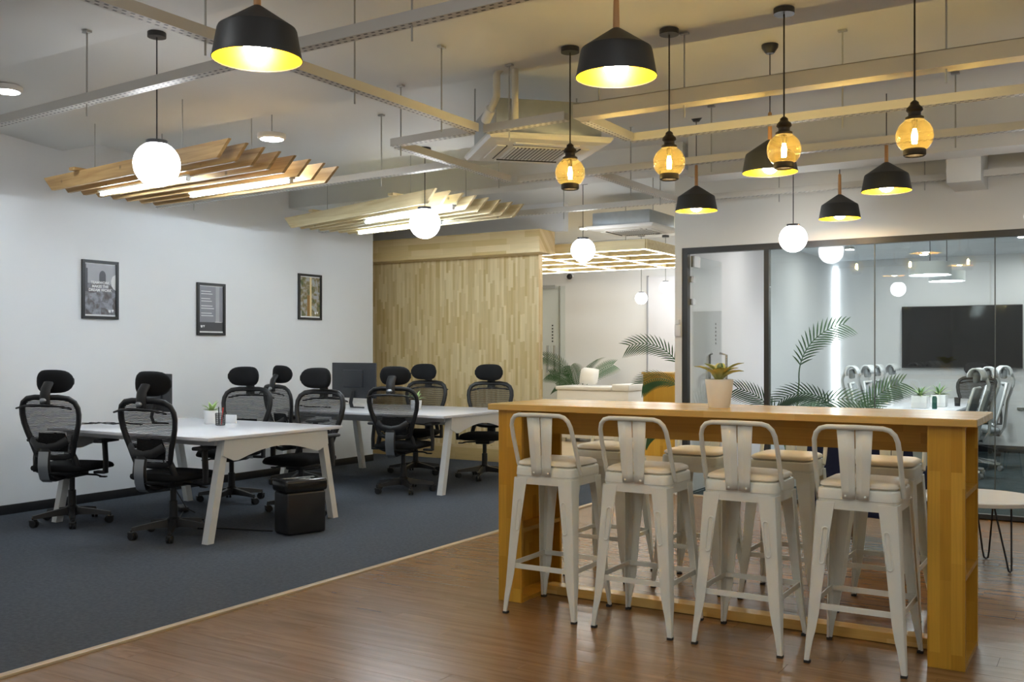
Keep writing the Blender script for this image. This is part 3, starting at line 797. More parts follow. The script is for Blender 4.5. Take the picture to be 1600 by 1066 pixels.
def monitor(x, y, rz, w, h, label):
    t = empty('monitor', (x, y, .779), rz, label, 'monitor')
    z0 = .11
    MB().box((0, 0, z0 + h / 2), (w, .022, h), bev=.004).obj('screen_housing', MONBACK, t)
    MB().box((0, .0115, z0 + h / 2 + .005), (w - .016, .002, h - .03)).obj('screen', SCREEN, t, smooth=False)
    MB().box((0, -.016, z0 + h * .55), (w * .45, .02, h * .5), bev=.008).obj('back_bulge', MONBACK, t)
    MB().tube([(0, -.02, z0 + .08), (0, -.05, .06), (0, -.03, .008)], 1, 8, flat=(.03, .008), up=(0, 1, 0)).obj('stand_neck', PLAST, t)
    for s in (-1, 1): MB().tube([(0, -.04, .012), (s * .11, .05, .006)], .008, 8).obj('stand_foot', PLAST, t)
    return t
monitor(-7.10, 8.28, R(-6), .68, .385, 'wide black monitor on the far desk in front of the partition corner')
monitor(-7.02, 5.62, R(-12), .50, .32, 'black monitor half hidden behind a chair headrest on the desk')

def succulent(t, n, L, w, z, mat, spread=(.3, 1.1), seed=1, tip=None):
    r = random.Random(seed)
    for k in range(n):
        a = k * 2.4 + r.uniform(-.3, .3); f = k / n
        el = spread[0] + (spread[1] - spread[0]) * (1 - f) + r.uniform(-.1, .1)
        l = L * (.75 + .35 * r.random()); rows = []
        for i in range(6):
            s = i / 5; ww = w * math.sin(PI * (.12 + .86 * s) ** .8) * .5 + .0008
            e = el + s * .35
            px_ = l * s * math.sin(e); pz = l * s * math.cos(e)
            rows.append([rz_(a) @ Vector((px_, u * ww, z + pz + abs(u) * ww * .35)) for u in (-1, 0, 1)])
        MB().grid(rows).obj('leaf', mat if (tip is None or k % 2) else tip, t, 60)

def pot(name, x, y, z, r0, r1, h, mat, label, group=None, cat='potted plant'):
    t = empty(name, (x, y, z), 0, label, cat, group)
    MB().lathe([(.001, 0), (r0 * .96, 0), (r0, .004), (r1, h - .004), (r1 - .002, h), (r1 - .007, h), (r1 - .009, h * .8), (.001, h * .8)], 32).obj('pot', mat, t)
    MB().lathe([(r1 - .009, h * .86), (.001, h * .88)], 20, cap=False).obj('soil', SOIL, t)
    return t
p = pot('potted_succulent', -6.66, 5.90, .775, .060, .066, .115, POTW, 'pale green succulent in a white pot on the desk beside the shredder')
succulent(p, 12, .11, .030, .10, LEAFP, (.15, 1.0), 3)
p = pot('potted_succulent', -6.38, 8.45, .775, .055, .060, .10, POTW, 'small pale succulent on the far desk behind a chair headrest')
succulent(p, 12, .13, .030, .09, LEAFP, (.1, .9), 5)
ph = empty('pen_holder', (-6.44, 5.80, .775), 0, 'black wire mesh pen holder beside the white succulent pot', 'pen holder')
m = MB()
for k in range(20):
    a = 2 * PI * k / 20; m.tube([(.038 * math.cos(a), .038 * math.sin(a), .002), (.042 * math.cos(a), .042 * math.sin(a), .10)], .0018, 4)
for k in range(7):
    r = .038 + .004 * k / 6; z = .003 + .0165 * k; m.tube([(r * math.cos(2 * PI * j / 20), r * math.sin(2 * PI * j / 20), z) for j in range(20)], .0018, 4, True)
m.lathe([(.001, .001), (.038, .001), (.038, .004)], 20)
m.obj('wire_cup', WIREB, ph)
MB().tube([(.012, .0, .006), (.022, .01, .15)], .004, 8).obj('pen', RED, ph)
MB().tube([(-.016, .0, .006), (-.022, .0, .155)], .004, 8).obj('pen', PLAST, ph)
pb = tag(MB().box((-6.56, 6.02, .812), (.13, .012, .075), rz_(R(8)), .002).obj('note_block', PAPER), 'white note card standing behind the pen holder', 'card')
for (x, y, a, l) in ((-7.18, 5.32, 20, 'tangle of black cables lying on the desk by the wall'), (-7.45, 8.05, -10, 'black cables trailing from the wide monitor on the far desk')):
    r = random.Random(int(x * -100)); cb = empty('cable_bundle', (x, y, .778), R(a), l, 'cable')
    for k in range(4):
        q = [(-.30 + .07 * i, r.uniform(-.035, .035), .004 + r.uniform(0, .018)) for i in range(9)]
        MB().tube(q, .0035, 6).obj('cable', PLAST, cb)
cbl = empty('hanging_cable', (-7.05, 5.45, 0), 0, 'thin grey cable hanging from the desk to the wall skirting', 'cable')
MB().tube([(.0, .1, .74), (.06, .1, .66), (.12, .15, .50), (.16, .2, .30), (.25, .3, .05), (.30, .35, .012)], .005, 6).obj('cable', PLASTG, cbl)
fc = empty('floor_cable', (-6.3, 5.4, .006), 0, 'black power cable lying on the carpet under the desk', 'cable')
MB().tube([(-.6, .4, .006), (-.35, .15, .006), (-.1, .2, .006), (.2, -.05, .006), (.5, .05, .006), (.75, .12, .006)], .006, 6).obj('cable', PLAST, fc)
MB().box((-.66, .44, .022), (.22, .07, .04), rz_(R(-30)), .006).obj('power_strip', PLAST, fc)

sh = empty('paper_shredder', (-5.36, 5.62, .004), R(-18), 'black paper shredder with a glossy lid standing on the carpet at the desk corner', 'shredder')
MB().box((0, 0, .165), (.22, .33, .32), bev=.018, seg=3).obj('bin', PLAST, sh)
MB().box((0, 0, .372), (.24, .36, .095), bev=.026, seg=4).obj('lid', paint('gloss_black', (.012, .012, .012), .16), sh)
MB().box((-.02, 0, .421), (.03, .26, .004), bev=.0015).obj('feed_slot', SILVER, sh)
MB().box((.07, .0, .421), (.02, .10, .004), bev=.0015).obj('control_strip', SILVER, sh)

# ================================================================== PICTURES ON THE WHITE WALL
def frame(y, z, w, h, label, art):
    t = empty('picture_frame', (XL + .001, y, z), 0, label, 'picture', 'framed posters on the white wall')
    b = .026
    m = MB().lim(0, .022, -w / 2, w / 2, h / 2 - b, h / 2).lim(0, .022, -w / 2, w / 2, -h / 2, -h / 2 + b)
    m.lim(0, .022, -w / 2, -w / 2 + b, -h / 2 + b, h / 2 - b).lim(0, .022, w / 2 - b, w / 2, -h / 2 + b, h / 2 - b)
    m.obj('frame', FRAMEB, t, smooth=False)
    MB().lim(.004, .007, -w / 2 + b * .8, w / 2 - b * .8, -h / 2 + b * .8, h / 2 - b * .8).obj('mount', PRINT_W, t, smooth=False)
    art(t, w - 2 * b, h - 2 * b)
    return t
# local poster axes: text plane faces +x, reading direction +y
TM = Matrix(((0, 0, 1, 0), (1, 0, 0, 0), (0, 1, 0, 0), (0, 0, 0, 1)))
def at(x, u, v): return Matrix.Translation((x, u, v)) @ TM
def flat(t, name, pts2, mat, x=.0082):
    return MB().prism([(u, v) for u, v in pts2], 'x', x, x + .0006).obj(name, mat, t, smooth=False)
def rect(u0, u1, v0, v1): return [(u0, v0), (u1, v0), (u1, v1), (u0, v1)]
def ell(u, v, a, b, n=20): return [(u + a * math.cos(2 * PI * k / n), v + b * math.sin(2 * PI * k / n)) for k in range(n)]
def photo_mat(name, stops, scale, sx=1, sy=1):
    m, n, p_ = nt(name)
    tc = node(n, 'ShaderNodeTexCoord'); mp = node(n, 'ShaderNodeMapping'); mp.inputs['Scale'].default_value = (1, sx, sy); lk(n, tc.outputs['Object'], mp.inputs[0])
    v = node(n, 'ShaderNodeTexVoronoi'); v.inputs['Scale'].default_value = scale; lk(n, mp.outputs[0], v.inputs[0])
    nz = node(n, 'ShaderNodeTexNoise'); nz.inputs['Scale'].default_value = scale * 1.6; nz.inputs['Detail'].default_value = 5; lk(n, mp.outputs[0], nz.inputs['Vector'])
    sp = node(n, 'ShaderNodeSeparateColor'); lk(n, v.outputs['Color'], sp.inputs[0])
    mx = node(n, 'ShaderNodeMath', operation='MULTIPLY_ADD'); mx.inputs[1].default_value = .28; lk(n, sp.outputs[0], mx.inputs[0])
    h = node(n, 'ShaderNodeMath', operation='MULTIPLY'); h.inputs[1].default_value = .78; lk(n, nz.outputs['Fac'], h.inputs[0]); lk(n, h.outputs[0], mx.inputs[2])
    cr = node(n, 'ShaderNodeValToRGB'); cr.color_ramp.elements.remove(cr.color_ramp.elements[1])
    for i, (pos, c) in enumerate(stops):
        e = cr.color_ramp.elements[0] if i == 0 else cr.color_ramp.elements.new(pos)
        e.position = pos; e.color = c4(c)
    lk(n, mx.outputs[0], cr.inputs[0]); lk(n, cr.outputs[0], p_.inputs['Base Color']); p_.inputs['Roughness'].default_value = .3
    return m
PH1 = photo_mat('office_print', [(.2, (.05, .05, .06)), (.42, (.12, .10, .10)), (.55, (.20, .20, .22)), (.72, (.34, .35, .40)), (.9, (.16, .07, .07))], 14)
PH3 = photo_mat('foliage_print', [(.15, (.03, .05, .03)), (.35, (.10, .13, .05)), (.5, (.25, .20, .10)), (.65, (.42, .40, .38)), (.85, (.35, .45, .52))], 16)
GREYP = paint('grey_print', (.26, .26, .29), .35, var=.12, scale=5)
GREYD = paint('dark_grey_print', (.07, .07, .08), .35, var=.1, scale=5)
GREYL = paint('light_grey_print', (.40, .40, .43), .35, var=.1, scale=9)
GOLDP = paint('gold_print', (.85, .70, .38), .35, var=.05)
def logo(t, u, v, s, x=.0098):
    """two stubby shapes: a filled U and a filled V"""
    flat(t, 'logo_mark', [(u - 1.05 * s, v + .5 * s), (u - 1.05 * s, v - .2 * s), (u - .8 * s, v - .5 * s), (u - .35 * s, v - .5 * s), (u - .1 * s, v - .2 * s), (u - .1 * s, v + .5 * s), (u - .42 * s, v + .5 * s), (u - .5 * s, v + .2 * s), (u - .65 * s, v + .5 * s)], PRINT_W, x)
    flat(t, 'logo_mark', [(u + .1 * s, v + .5 * s), (u + 1.05 * s, v + .5 * s), (u + .58 * s, v - .5 * s)], PRINT_W, x)
def art1(t, w, h):
    flat(t, 'print', rect(-w / 2, w / 2, -h / 2 + .016, h / 2 - .010), PH1, .0074)
    flat(t, 'print_wall', rect(-w / 2 + .02, w / 2, .06, h / 2 - .010), GREYL, .0080)
    flat(t, 'print_shade', rect(-w / 2, -w / 2 + .035, -.02, h / 2 - .05), GREYD, .0084)
    flat(t, 'print_arch', [(-.01, .055)] + [(.025 + .035 * math.cos(a), .13 + .05 * math.sin(a)) for a in [PI - PI * k / 10 for k in range(11)]] + [(.06, .055)], GREYD, .0084)
    flat(t, 'print_lamp', [(w / 2, .15), (w / 2 - .035, .13), (w / 2 - .05, .09), (w / 2 - .045, .04), (w / 2 - .02, .01), (w / 2, .0)], PRINT_W, .0084)
    for k, s in enumerate(('TEAMWORK', 'MAKES THE', 'DREAM WORK')):
        text_obj('lettering', s, .034 if k < 2 else .036, PRINT_W, t, at(.0092, 0, .055 - .035 * k), bold=.0012)
    logo(t, w / 2 - .05, -h / 2 + .05, .028)
def art2(t, w, h):
    flat(t, 'print', rect(-w / 2, w / 2, -h / 2 + .016, h / 2 - .010), GREYP, .0074)
    flat(t, 'print_base', rect(-w / 2, w / 2, -h / 2 + .016, -h / 2 + .11), GREYD, .0080)
    flat(t, 'print_band', rect(w / 2 - .10, w / 2 - .05, -h / 2 + .11, h / 2 - .010), GREYL, .0080)
    v = h / 2 - .06
    for g in range(4):
        for j in range(2):
            L = (.13, .12, .15, .14)[g] + .02 * j
            flat(t, 'text_line', rect(-w / 2 + .03, -w / 2 + .03 + L, v - .005, v + .002), GREYL if False else PRINT_W, .0088); v -= .026
        v -= .024
    flat(t, 'text_line', rect(w / 2 - .11, w / 2 - .02, v - .02, v - .015), PRINT_W, .0088)
    logo(t, -w / 2 + .05, -h / 2 + .065, .026)
def art3(t, w, h):
    flat(t, 'print', rect(-w / 2, w / 2, -h / 2 + .016, h / 2 - .010), PH3, .0074)
    flat(t, 'print_bar', rect(.0, .028, -h / 2 + .016, h / 2 - .010), GOLDP, .0080)
    flat(t, 'print_bar', rect(-.045, .0, -h / 2 + .016, .02), paint('ochre_print', (.30, .16, .04), .4), .0080)
    flat(t, 'print_panel', rect(.06, w / 2 - .02, -.02, .02), GREYL, .0080)
    logo(t, w / 2 - .06, -h / 2 + .055, .030)
frame(5.83, 1.973, .385, .545, 'framed poster with bold white lettering over an office photograph', art1)
frame(7.152, 1.84, .375, .545, 'framed grey poster with lines of small white text', art2)
frame(8.636, 2.037, .39, .535, 'framed poster with a leafy picture and a bright upright stripe', art3)

# ================================================================== BAR AND STOOLS
BX0, BX1, BY0, BY1, BH = -3.016, -.508, 4.66, 5.31, 1.105
bt = empty('bar_table', (-1.76, 4.98, 0), 0, 'long honey coloured wooden bar table with shelf box ends', 'bar table')
def bl(x0, x1, y0, y1, z0, z1, b=0): return MB().lim(x0 + 1.76, x1 + 1.76, y0 - 4.98, y1 - 4.98, z0, z1, b)
bl(BX0, BX1, BY0, BY1, BH - .034, BH, .003).obj('table_top', BARH, bt, smooth=False)
for (a, b) in ((-2.963, -2.813), (-.713, -.558)):
    y0, y1 = 4.69, 5.16
    e = bl(a, a + .02, y0 + .02, y1 - .02, .0, BH - .034).obj('end_box', BARV, bt, smooth=False)      # closed back board
    bl(a, b, y0, y0 + .02, 0, BH - .034, .002).obj('upright_board', BARV, e, smooth=False)
    bl(a, b, y1 - .02, y1, 0, BH - .034, .002).obj('upright_board', BARV, e, smooth=False)
    for z in (.0, .39, .75): bl(a + .02, b - .002, y0 + .02, y1 - .02, z, z + .022).obj('shelf', BARE, e, smooth=False)
    bl(a + .02, b - .03, y0 + .02, y1 - .02, BH - .06, BH - .035).obj('top_rail', BARE, e, smooth=False)
bl(-2.81, -.716, 4.965, 4.99, .925, BH - .035).obj('apron_board', BARE, bt, smooth=False)
bl(-2.81, -.716, 4.955, 5.045, .002, .052, .002).obj('foot_rail', BARH, bt, smooth=False)

def stool(label):
    t = empty('bar_stool', (0, 0, 0), 0, label, 'bar stool', 'cream metal bar stools')
    H = .786; tp, ft = .162, .207
    # seat pan with pressed skirt
    rings = []
    def rr(h, r, z, n=5):
        out = []
        for cx, cy, a0 in ((h - r, h - r, 0), (-h + r, h - r, 90), (-h + r, -h + r, 180), (h - r, -h + r, 270)):
            for k in range(n): a = R(a0 + 90 * k / (n - 1)); out.append(Vector((cx + r * math.cos(a), cy + r * math.sin(a), z)))
        return out
    MB().loft([rr(.1745, .045, H - .092), rr(.1740, .045, H - .048), rr(.1765, .046, H - .046), rr(.1745, .046, H - .006), rr(.171, .045, H), rr(.160, .045, H + .002), rr(.05, .04, H + .003)]).obj('seat_pan', STOOLM, t, 50)
    MB().loft([rr(.160, .05, H + .002), rr(.171, .055, H + .012), rr(.168, .055, H + .024), rr(.150, .055, H + .034), rr(.08, .05, H + .039), rr(.01, .008, H + .040)]).obj('cushion', LEATH, t, 60)
    for sx in (-1, 1):
        for sy in (-1, 1):
            def pos(z): f = 1 - z / (H - .01); k = tp + (ft - tp) * f; return Vector((sx * k, sy * k, z))
            rings = []
            for (z, w) in ((.012, .011), (.03, .012), (.10, .016), (.15, .028), (.22, .034), (.45, .042), (H - .06, .056)):
                c = pos(z) + Vector((sx * .012, sy * .012, 0)); th = .004 if z > .12 else .010; r = min(.016, w * .55)
                o, i_ = [], []
                # L section opening inwards
                o = [(-w * 1.5 if z > .12 else -w * 2, 0), (-r, 0), (-r * .3, -r * .3 * .99), (0, -r), (0, -w * 1.5 if z > .12 else -w * 2)]
                i_ = [(-th, -w * 1.5 if z > .12 else -w * 2), (-th, -r - th * .2), (-r - th * .2, -th), (-w * 1.5 if z > .12 else -w * 2, -th)]
                rings.append([c + Vector((sx * u, sy * v, 0)) for u, v in o + i_])
            lg = MB().loft(rings).obj('leg', STOOLM, t, 40)
            p0 = pos(.006); MB().box(p0 + Vector((-sx * .001, -sy * .001, 0)), (.026, .026, .012)).obj('foot_cap', RUBBER, lg)
            if sy < 0:
                q0 = pos(.46) + Vector((-sx * .035, sy * .0135, 0)); q1 = pos(.60) + Vector((-sx * .040, sy * .0135, 0))
                ax_ = (q1 - q0).normalized(); sx_ = Vector((1, 0, 0)); lp_ = []
                for k_ in range(16):
                    an = 2 * PI * k_ / 16; lp_.append((q1 if math.sin(an) > 0 else q0) + sx_ * .012 * math.cos(an) + ax_ * .012 * math.sin(an))
                MB().tube(lp_, .0035, 6, True).obj('pressed_slot', STOOLM, lg)
    zr = .245; f = 1 - zr / (H - .01); k = tp + (ft - tp) * f
    for s in (-1, 1):
        MB().lim(-k, k, s * k - .003, s * k + .003, zr, zr + .026).obj('rung', STOOLM, t, smooth=False)
        MB().lim(s * k - .003, s * k + .003, -k, k, zr, zr + .026).obj('rung', STOOLM, t, smooth=False)
    # backrest hoop
    pts = [(-.183, -.085, .755), (-.184, -.11, .80), (-.182, -.165, .94), (-.178, -.190, 1.005), (-.168, -.200, 1.035), (-.148, -.207, 1.056), (-.12, -.210, 1.064), (0, -.211, 1.066)]
    pts = pts + [(-x, y, z) for x, y, z in pts[:-1][::-1]]
    MB().tube(pts, .0115, 10).obj('backrest_hoop', STOOLM, t, 60)
    for s in (-1, 1):
        rows = []
        for (z, w, y) in ((1.062, .077, -.206), (.92, .068, -.196), (.79, .060, -.188), (.745, .057, -.185)):
            rows.append([Vector((s * u * w, y + (.006 if u < .1 else 0) - .004 * (u > .4 and u < .8), z)) for u in (.03, .08, .45, .75, .95, 1.0)])
        o = MB().grid(rows).obj('back_splat', STOOLM, t, 20)
        md = o.modifiers.new('thickness', 'SOLIDIFY'); md.thickness = .0025
        MB().sphere((s * .042, -.190, .758), .006, 10, 6).obj('bolt', STOOLM, o)
    return t
ST = [(-2.575, 'cream metal bar stool beside the shelf end facing the carpet'),
      (-2.048, 'cream metal bar stool second from the carpet end of the bar'),
      (-1.512, 'cream metal bar stool below the potted plant on the bar'),
      (-.978, 'cream metal bar stool in front of the navy armchair')]
s0 = stool(ST[0][1]); s0.location = (ST[0][0], 4.68, 0)
for x, l in ST[1:]: dup(s0, (x, 4.68, 0), 0, l)
for x, l in ((-2.72, 'cream bar stool across the bar nearest the carpet, facing the viewer'), (-2.13, 'cream bar stool across the bar second from the carpet, facing the viewer'),
             (-1.60, 'cream bar stool across the bar behind the stool under the plant'), (-1.07, 'cream bar stool across the bar nearest the navy armchair')):
    dup(s0, (x, 5.62, 0), PI, l)

p = pot('potted_plant', -1.775, 4.98, BH, .056, .074, .148, POTC, 'variegated leafy plant in a cream pot on the bar table')
r = random.Random(11)
for k in range(13):
    a = k * 2.4; f = k / 13; el = .04 + .50 * (1 - f) + r.uniform(-.06, .06); l = .150 * (.8 + .4 * r.random()); w = .056
    for part_, wid, mat, off in (('leaf', 1.0, LEAFY, 0), ('leaf', .62, LEAFV, .0012)):
        rows = []
        for i in range(7):
            s = i / 6; ww = w * wid * (math.sin(PI * (.08 + .90 * s)) ** .8) * .5 + .0006; e = el + s * .5
            rows.append([rz_(a) @ Vector((l * s * math.sin(e), u * ww, .12 + l * s * math.cos(e) * (1.1 - .2 * s) + abs(u) * ww * .5 + off)) for u in (-1, -.5, 0, .5, 1)])
        if part_ == 'leaf' and wid == 1.0: lf = MB().grid(rows).obj('leaf', mat, p, 60)
        else: MB().grid(rows).obj('leaf_centre', mat, lf, 60)

# ================================================================== LOUNGE CORNER
ac = empty('armchair', (-1.50, 7.42, 0), R(-13), 'navy blue fabric armchair with splayed walnut legs behind the bar', 'armchair')
MB().box((0, .04, .36), (.56, .60, .17), bev=.05, seg=4).obj('seat_cushion', NAVY, ac)
MB().box((0, -.02, .285), (.60, .66, .06), bev=.02).obj('seat_base', NAVY, ac)
rings = []
for z, yo, w in ((.27, -.30, .66), (.50, -.34, .70), (.72, -.38, .70), (.86, -.41, .64)):
    ring = []
    for k in range(13):
        a = PI + PI * k / 12; ring.append(Vector((w / 2 * math.cos(a), yo + .14 + .16 * math.sin(a), z)))
    for k in range(13):
        a = 2 * PI - PI * k / 12; ring.append(Vector(((w / 2 - .10) * math.cos(a), yo + .17 + .09 * math.sin(a), z)))
    rings.append(ring)
MB().loft(rings).obj('backrest', NAVY, ac, 60)
for s in (-1, 1):
    MB().box((s * .305, .0, .42), (.09, .56, .34), bev=.04, seg=3).obj('arm', NAVY, ac)
    for sy in (-1, 1):
        MB().tube([(s * .20, sy * .22, .27), (s * .27, sy * .33, .0)], [.024, .014], 10).obj('leg', WALNUT, ac)

ac.scale = (1.14, 1.05, 1.0)
rt = empty('side_table', (-.765, 7.08, 0), 0, 'round pale side table on black hairpin legs beside the bar end', 'side table')
MB().lathe([(.001, .425), (.352, .425), (.37, .43), (.372, .45), (.366, .455), (.001, .455)], 48).obj('table_top', MARBLE, rt)
for k in range(3):
    a = R(-35 + 120 * k); M = rz_(a)
    MB().tube([M @ Vector(q) for q in ((.17, -.06, .425), (.235, -.02, .06), (.24, -.012, .012), (.242, 0, .006), (.24, .012, .012), (.235, .02, .06), (.20, .06, .425))], .006, 8).obj('hairpin_leg', BLACKM, rt)

# ================================================================== CONFERENCE ROOM
ct = empty('conference_table', (-1.94, 12.45, 0), 0, 'long glossy white conference table behind the glass wall', 'conference table')
MB().lim(-.50, .48, -1.95, 2.05, .735, .765, .004).obj('table_top', DESKW, ct)
for y in (-1.5, 1.6):
    MB().lim(-.35, .35, y - .03, y + .03, .05, .735).obj('leg_panel', DESKL, ct, smooth=False)
    MB().lim(-.40, .40, y - .08, y + .08, .003, .05).obj('foot', DESKL, ct, smooth=False)
MB().lim(-.15, .15, -1.5, 1.6, .60, .70).obj('cable_channel', DESKL, ct, smooth=False)

def conf_chair(label):
    t = empty('conference_chair', (0, 0, .003), 0, label, 'chair', 'grey and white conference chairs')
    for k in range(5):
        a = R(90 + 72 * k); M = rz_(a); rings = []
        for (d, w, z0, z1) in ((.03, .026, .08, .13), (.18, .02, .075, .108), (.32, .016, .068, .09)):
            rings.append([M @ Vector((d, -w, z0)), M @ Vector((d, w, z0)), M @ Vector((d, w * .7, z1)), M @ Vector((d, -w * .7, z1))])
        MB().loft(rings).obj('base_arm', CHROME, t, smooth=False)
        c = M @ Vector((.315, 0, 0))
        MB().lathe([(.001, -.02), (.03, -.02), (.03, .02), (.001, .02)], 14, c + Vector((0, 0, .03)), rz_(a + 1 + k) @ Matrix.Rotation(R(90), 4, 'X')).obj('caster', CONFG, t)
    MB().lathe([(.05, .08), (.05, .13), (.028, .16), (.026, .42)], 16).obj('gas_column', CHROME, t)
    MB().box((0, .0, .47), (.50, .50, .07), bev=.03, seg=3).obj('seat', CONFG, t)
    MB().box((0, -.02, .415), (.22, .34, .05), bev=.015).obj('seat_pan', CONFW, t)
    rows = []
    def by(z): return -.24 - .14 * (z - .5) / .55
    for z, w in ((.53, .19), (.62, .225), (.75, .235), (.90, .225), (1.02, .19)):
        rows.append([Vector((w * u, by(z) + .05 * u * u, z)) for u in (-1, -.5, 0, .5, 1)])
    b = MB().grid(rows).obj('backrest', CONFG, t, 60); md = b.modifiers.new('thickness', 'SOLIDIFY'); md.thickness = .022
    lp = [(w * s, by(z) + .05, z) for s, seq in ((1, ((.53, .19), (.62, .225), (.75, .235), (.90, .225), (1.02, .19))),) for z, w in seq]
    loop = lp + [(-x, y, z) for x, y, z in lp[::-1]]
    MB().tube(loop, .014, 8, True).obj('back_frame', CONFW, t, 60)
    MB().tube([(0, -.05, .41), (0, -.27, .40), (0, -.33, .50), (0, -.36, .80), (0, -.42, 1.0)], 1, 8, flat=(.035, .016), up=(0, -1, .2)).obj('spine', CONFW, t, 60)
    # curled headrest: C-shaped white rim with a grey pad
    pad = []
    for k in range(9):
        a = R(200 - 200 * k / 8); pad.append([Vector((u * .125, -.345 + .075 * math.cos(a) + .03 * u * u, 1.135 + .095 * math.sin(a))) for u in (-1, -.5, 0, .5, 1)])
    hd = MB().grid(pad).obj('headrest', CONFW, t, 60); md = hd.modifiers.new('thickness', 'SOLIDIFY'); md.thickness = .018
    MB().box((0, -.32, 1.13), (.20, .05, .11), bev=.02, seg=3).obj('headrest_pad', CONFG, hd)
    MB().tube([(0, -.42, .98), (0, -.43, 1.06), (0, -.41, 1.12)], .016, 8).obj('neck', CONFW, t)
    for s in (-1, 1):
        m = MB().tube([(s * .20, -.04, .42), (s * .30, -.02, .44), (s * .315, -.02, .60), (s * .305, -.0, .68)], .014, 8).obj('arm_post', CONFW, t)
        MB().box((s * .30, .02, .69), (.08, .25, .025), bev=.01).obj('arm_pad', CONFG, m)
    return t
CC = [((-2.32, 11.98), -84, 'grey conference chair beside the palm, pushed to the table'), ((-2.30, 12.70), -92, 'grey conference chair second from the palms'),
      ((-2.32, 13.42), -90, 'grey conference chair third from the palms'), ((-2.28, 14.14), -95, 'grey conference chair with tilted headrest in front of the television edge'),
      ((-1.52, 11.0), 88, 'grey conference chair opposite the palms, nearest the glass'), ((-1.52, 12.0), 92, 'grey conference chair opposite, second from the glass'),
      ((-1.44, 12.9), 104, 'grey conference chair opposite, third from the glass with its back turned')]
k0 = conf_chair(CC[0][2]); k0.location = (*CC[0][0], .003); k0.rotation_euler = (0, 0, R(CC[0][1]))
for q, a, l in CC[1:]: dup(k0, (*q, .003), R(a), l)
bc = dup(c0, (-1.62, 14.62, .003), R(180), 'black mesh chair at the head of the conference table below the television', 'black conference chairs')

tv = empty('television', (-1.85, YC - .075, 1.60), 0, 'large black wall television in the conference room', 'television')
MB().box((0, 0, 0), (1.55, .05, .88), bev=.006).obj('housing', PLAST, tv)
MB().box((0, -.026, .005), (1.53, .002, .85)).obj('screen', SCREEN, tv, smooth=False)
MB().box((0, -.024, -.432), (1.53, .006, .010)).obj('bottom_bezel', DARKALU, tv, smooth=False)
lp = empty('led_wall_panel', (-2.52, YC - .012, 0), 0, 'pale wall panel with a bright upright light strip in the conference room', 'wall panel')
MB().lim(-1.02, 1.03, -.006, 0.006, .10, 2.64).obj('panel', WALL, lp, smooth=False)
MB().lim(-1.065, -1.025, -.03, .0, .12, 2.64).obj('led_strip', E_LEDW, lp, smooth=False)
MB().lim(1.03, 1.045, -.010, .006, .10, 2.64).obj('edge_strip', CARDW, lp, smooth=False)
MB().lim(-1.02, 1.045, -.010, .006, 2.64, 2.652).obj('edge_strip', CARDW, lp, smooth=False)

def drum(x, y, z, r, h, label):
    t = empty('drum_pendant', (x, y, z), 0, label, 'pendant lamp', 'white drum lamps over the conference table')
    MB().lathe([(r, 0), (r, h), (r - .01, h), (r - .012, .01), (r, 0)], 40, cap=False).obj('shade', paint('translucent_white', (.72, .76, .76), .4), t)
    MB().lathe([(r - .012, .012), (.001, .012)], 40, cap=False).obj('diffuser', E_RING, t)
    ctz = 2.74 - z
    MB().lathe([(r, h), (.001, h + .004)], 40, cap=False).obj('top_disc', CARDW, t)
    MB().tube([(0, 0, h), (0, 0, ctz - .02)], .004, 6).obj('cord', PLAST, t)
    MB().lathe([(.06, ctz - .025), (.06, ctz)], 20).obj('canopy', CARDW, t)
    return t
drum(-1.72, 11.5, 2.225, .215, .14, 'white drum lamp over the conference table, nearer the glass')
drum(-1.70, 12.6, 2.225, .20, .12, 'white drum lamp over the conference table, nearer the television')
for k, (x, y) in enumerate(((-2.9, 10.6), (-2.9, 13.0), (-2.2, 14.2), (-1.0, 10.4), (-.9, 12.6), (-.9, 14.4), (.8, 11.5), (.8, 14.0), (-2.0, 10.0))):
    downlight(x, y, 'recessed downlight in the grey conference ceiling', 2.74, E_DOWNC, .05, 'conference room downlights')

def frond(parent, base, L, az, el, droop, n=16, ll=.21, mat=LEAF, name='frond', roll=1.1):
    """arching rachis with paired narrow leaflets: one frond, one mesh"""
    m = MB(); M = rz_(az); pts = []
    p_ = Vector((0, 0, 0)); ang = el
    for i in range(n + 4):
        pts.append(p_.copy()); ang -= droop / (n + 4); p_ = p_ + Vector((math.cos(ang), 0, math.sin(ang))) * (L / (n + 4))
    m.tube([Vector(base) + M @ q for q in pts], [.006 * (1 - .8 * i / (n + 4)) + .0012 for i in range(n + 4)], 5)
    for i in range(4, n + 4):
        s = (i - 4) / n; l = ll * (.45 + .75 * math.sin(PI * (.15 + .75 * s)))
        t_ = (pts[i] - pts[i - 1]).normalized(); Yv = Vector((0, 1, 0)); N = t_.cross(Yv)
        lat = Yv * math.cos(roll) + N * math.sin(roll)
        for sd in (-1, 1):
            d = (t_ * .75 + lat * sd * .72).normalized(); wv = (t_ - d * t_.dot(d)).normalized()
            rows = []
            for k in range(4):
                u = k / 3; w = .0085 * math.sin(PI * (.2 + .78 * u)) + .0005
                c = pts[i] + d * l * u + Vector((0, 0, -.22 * l * u * u))
                rows.append([Vector(base) + M @ (c - wv * w), Vector(base) + M @ (c + wv * w)])
            m.grid(rows)
    return m.obj(name, mat, parent, 60)
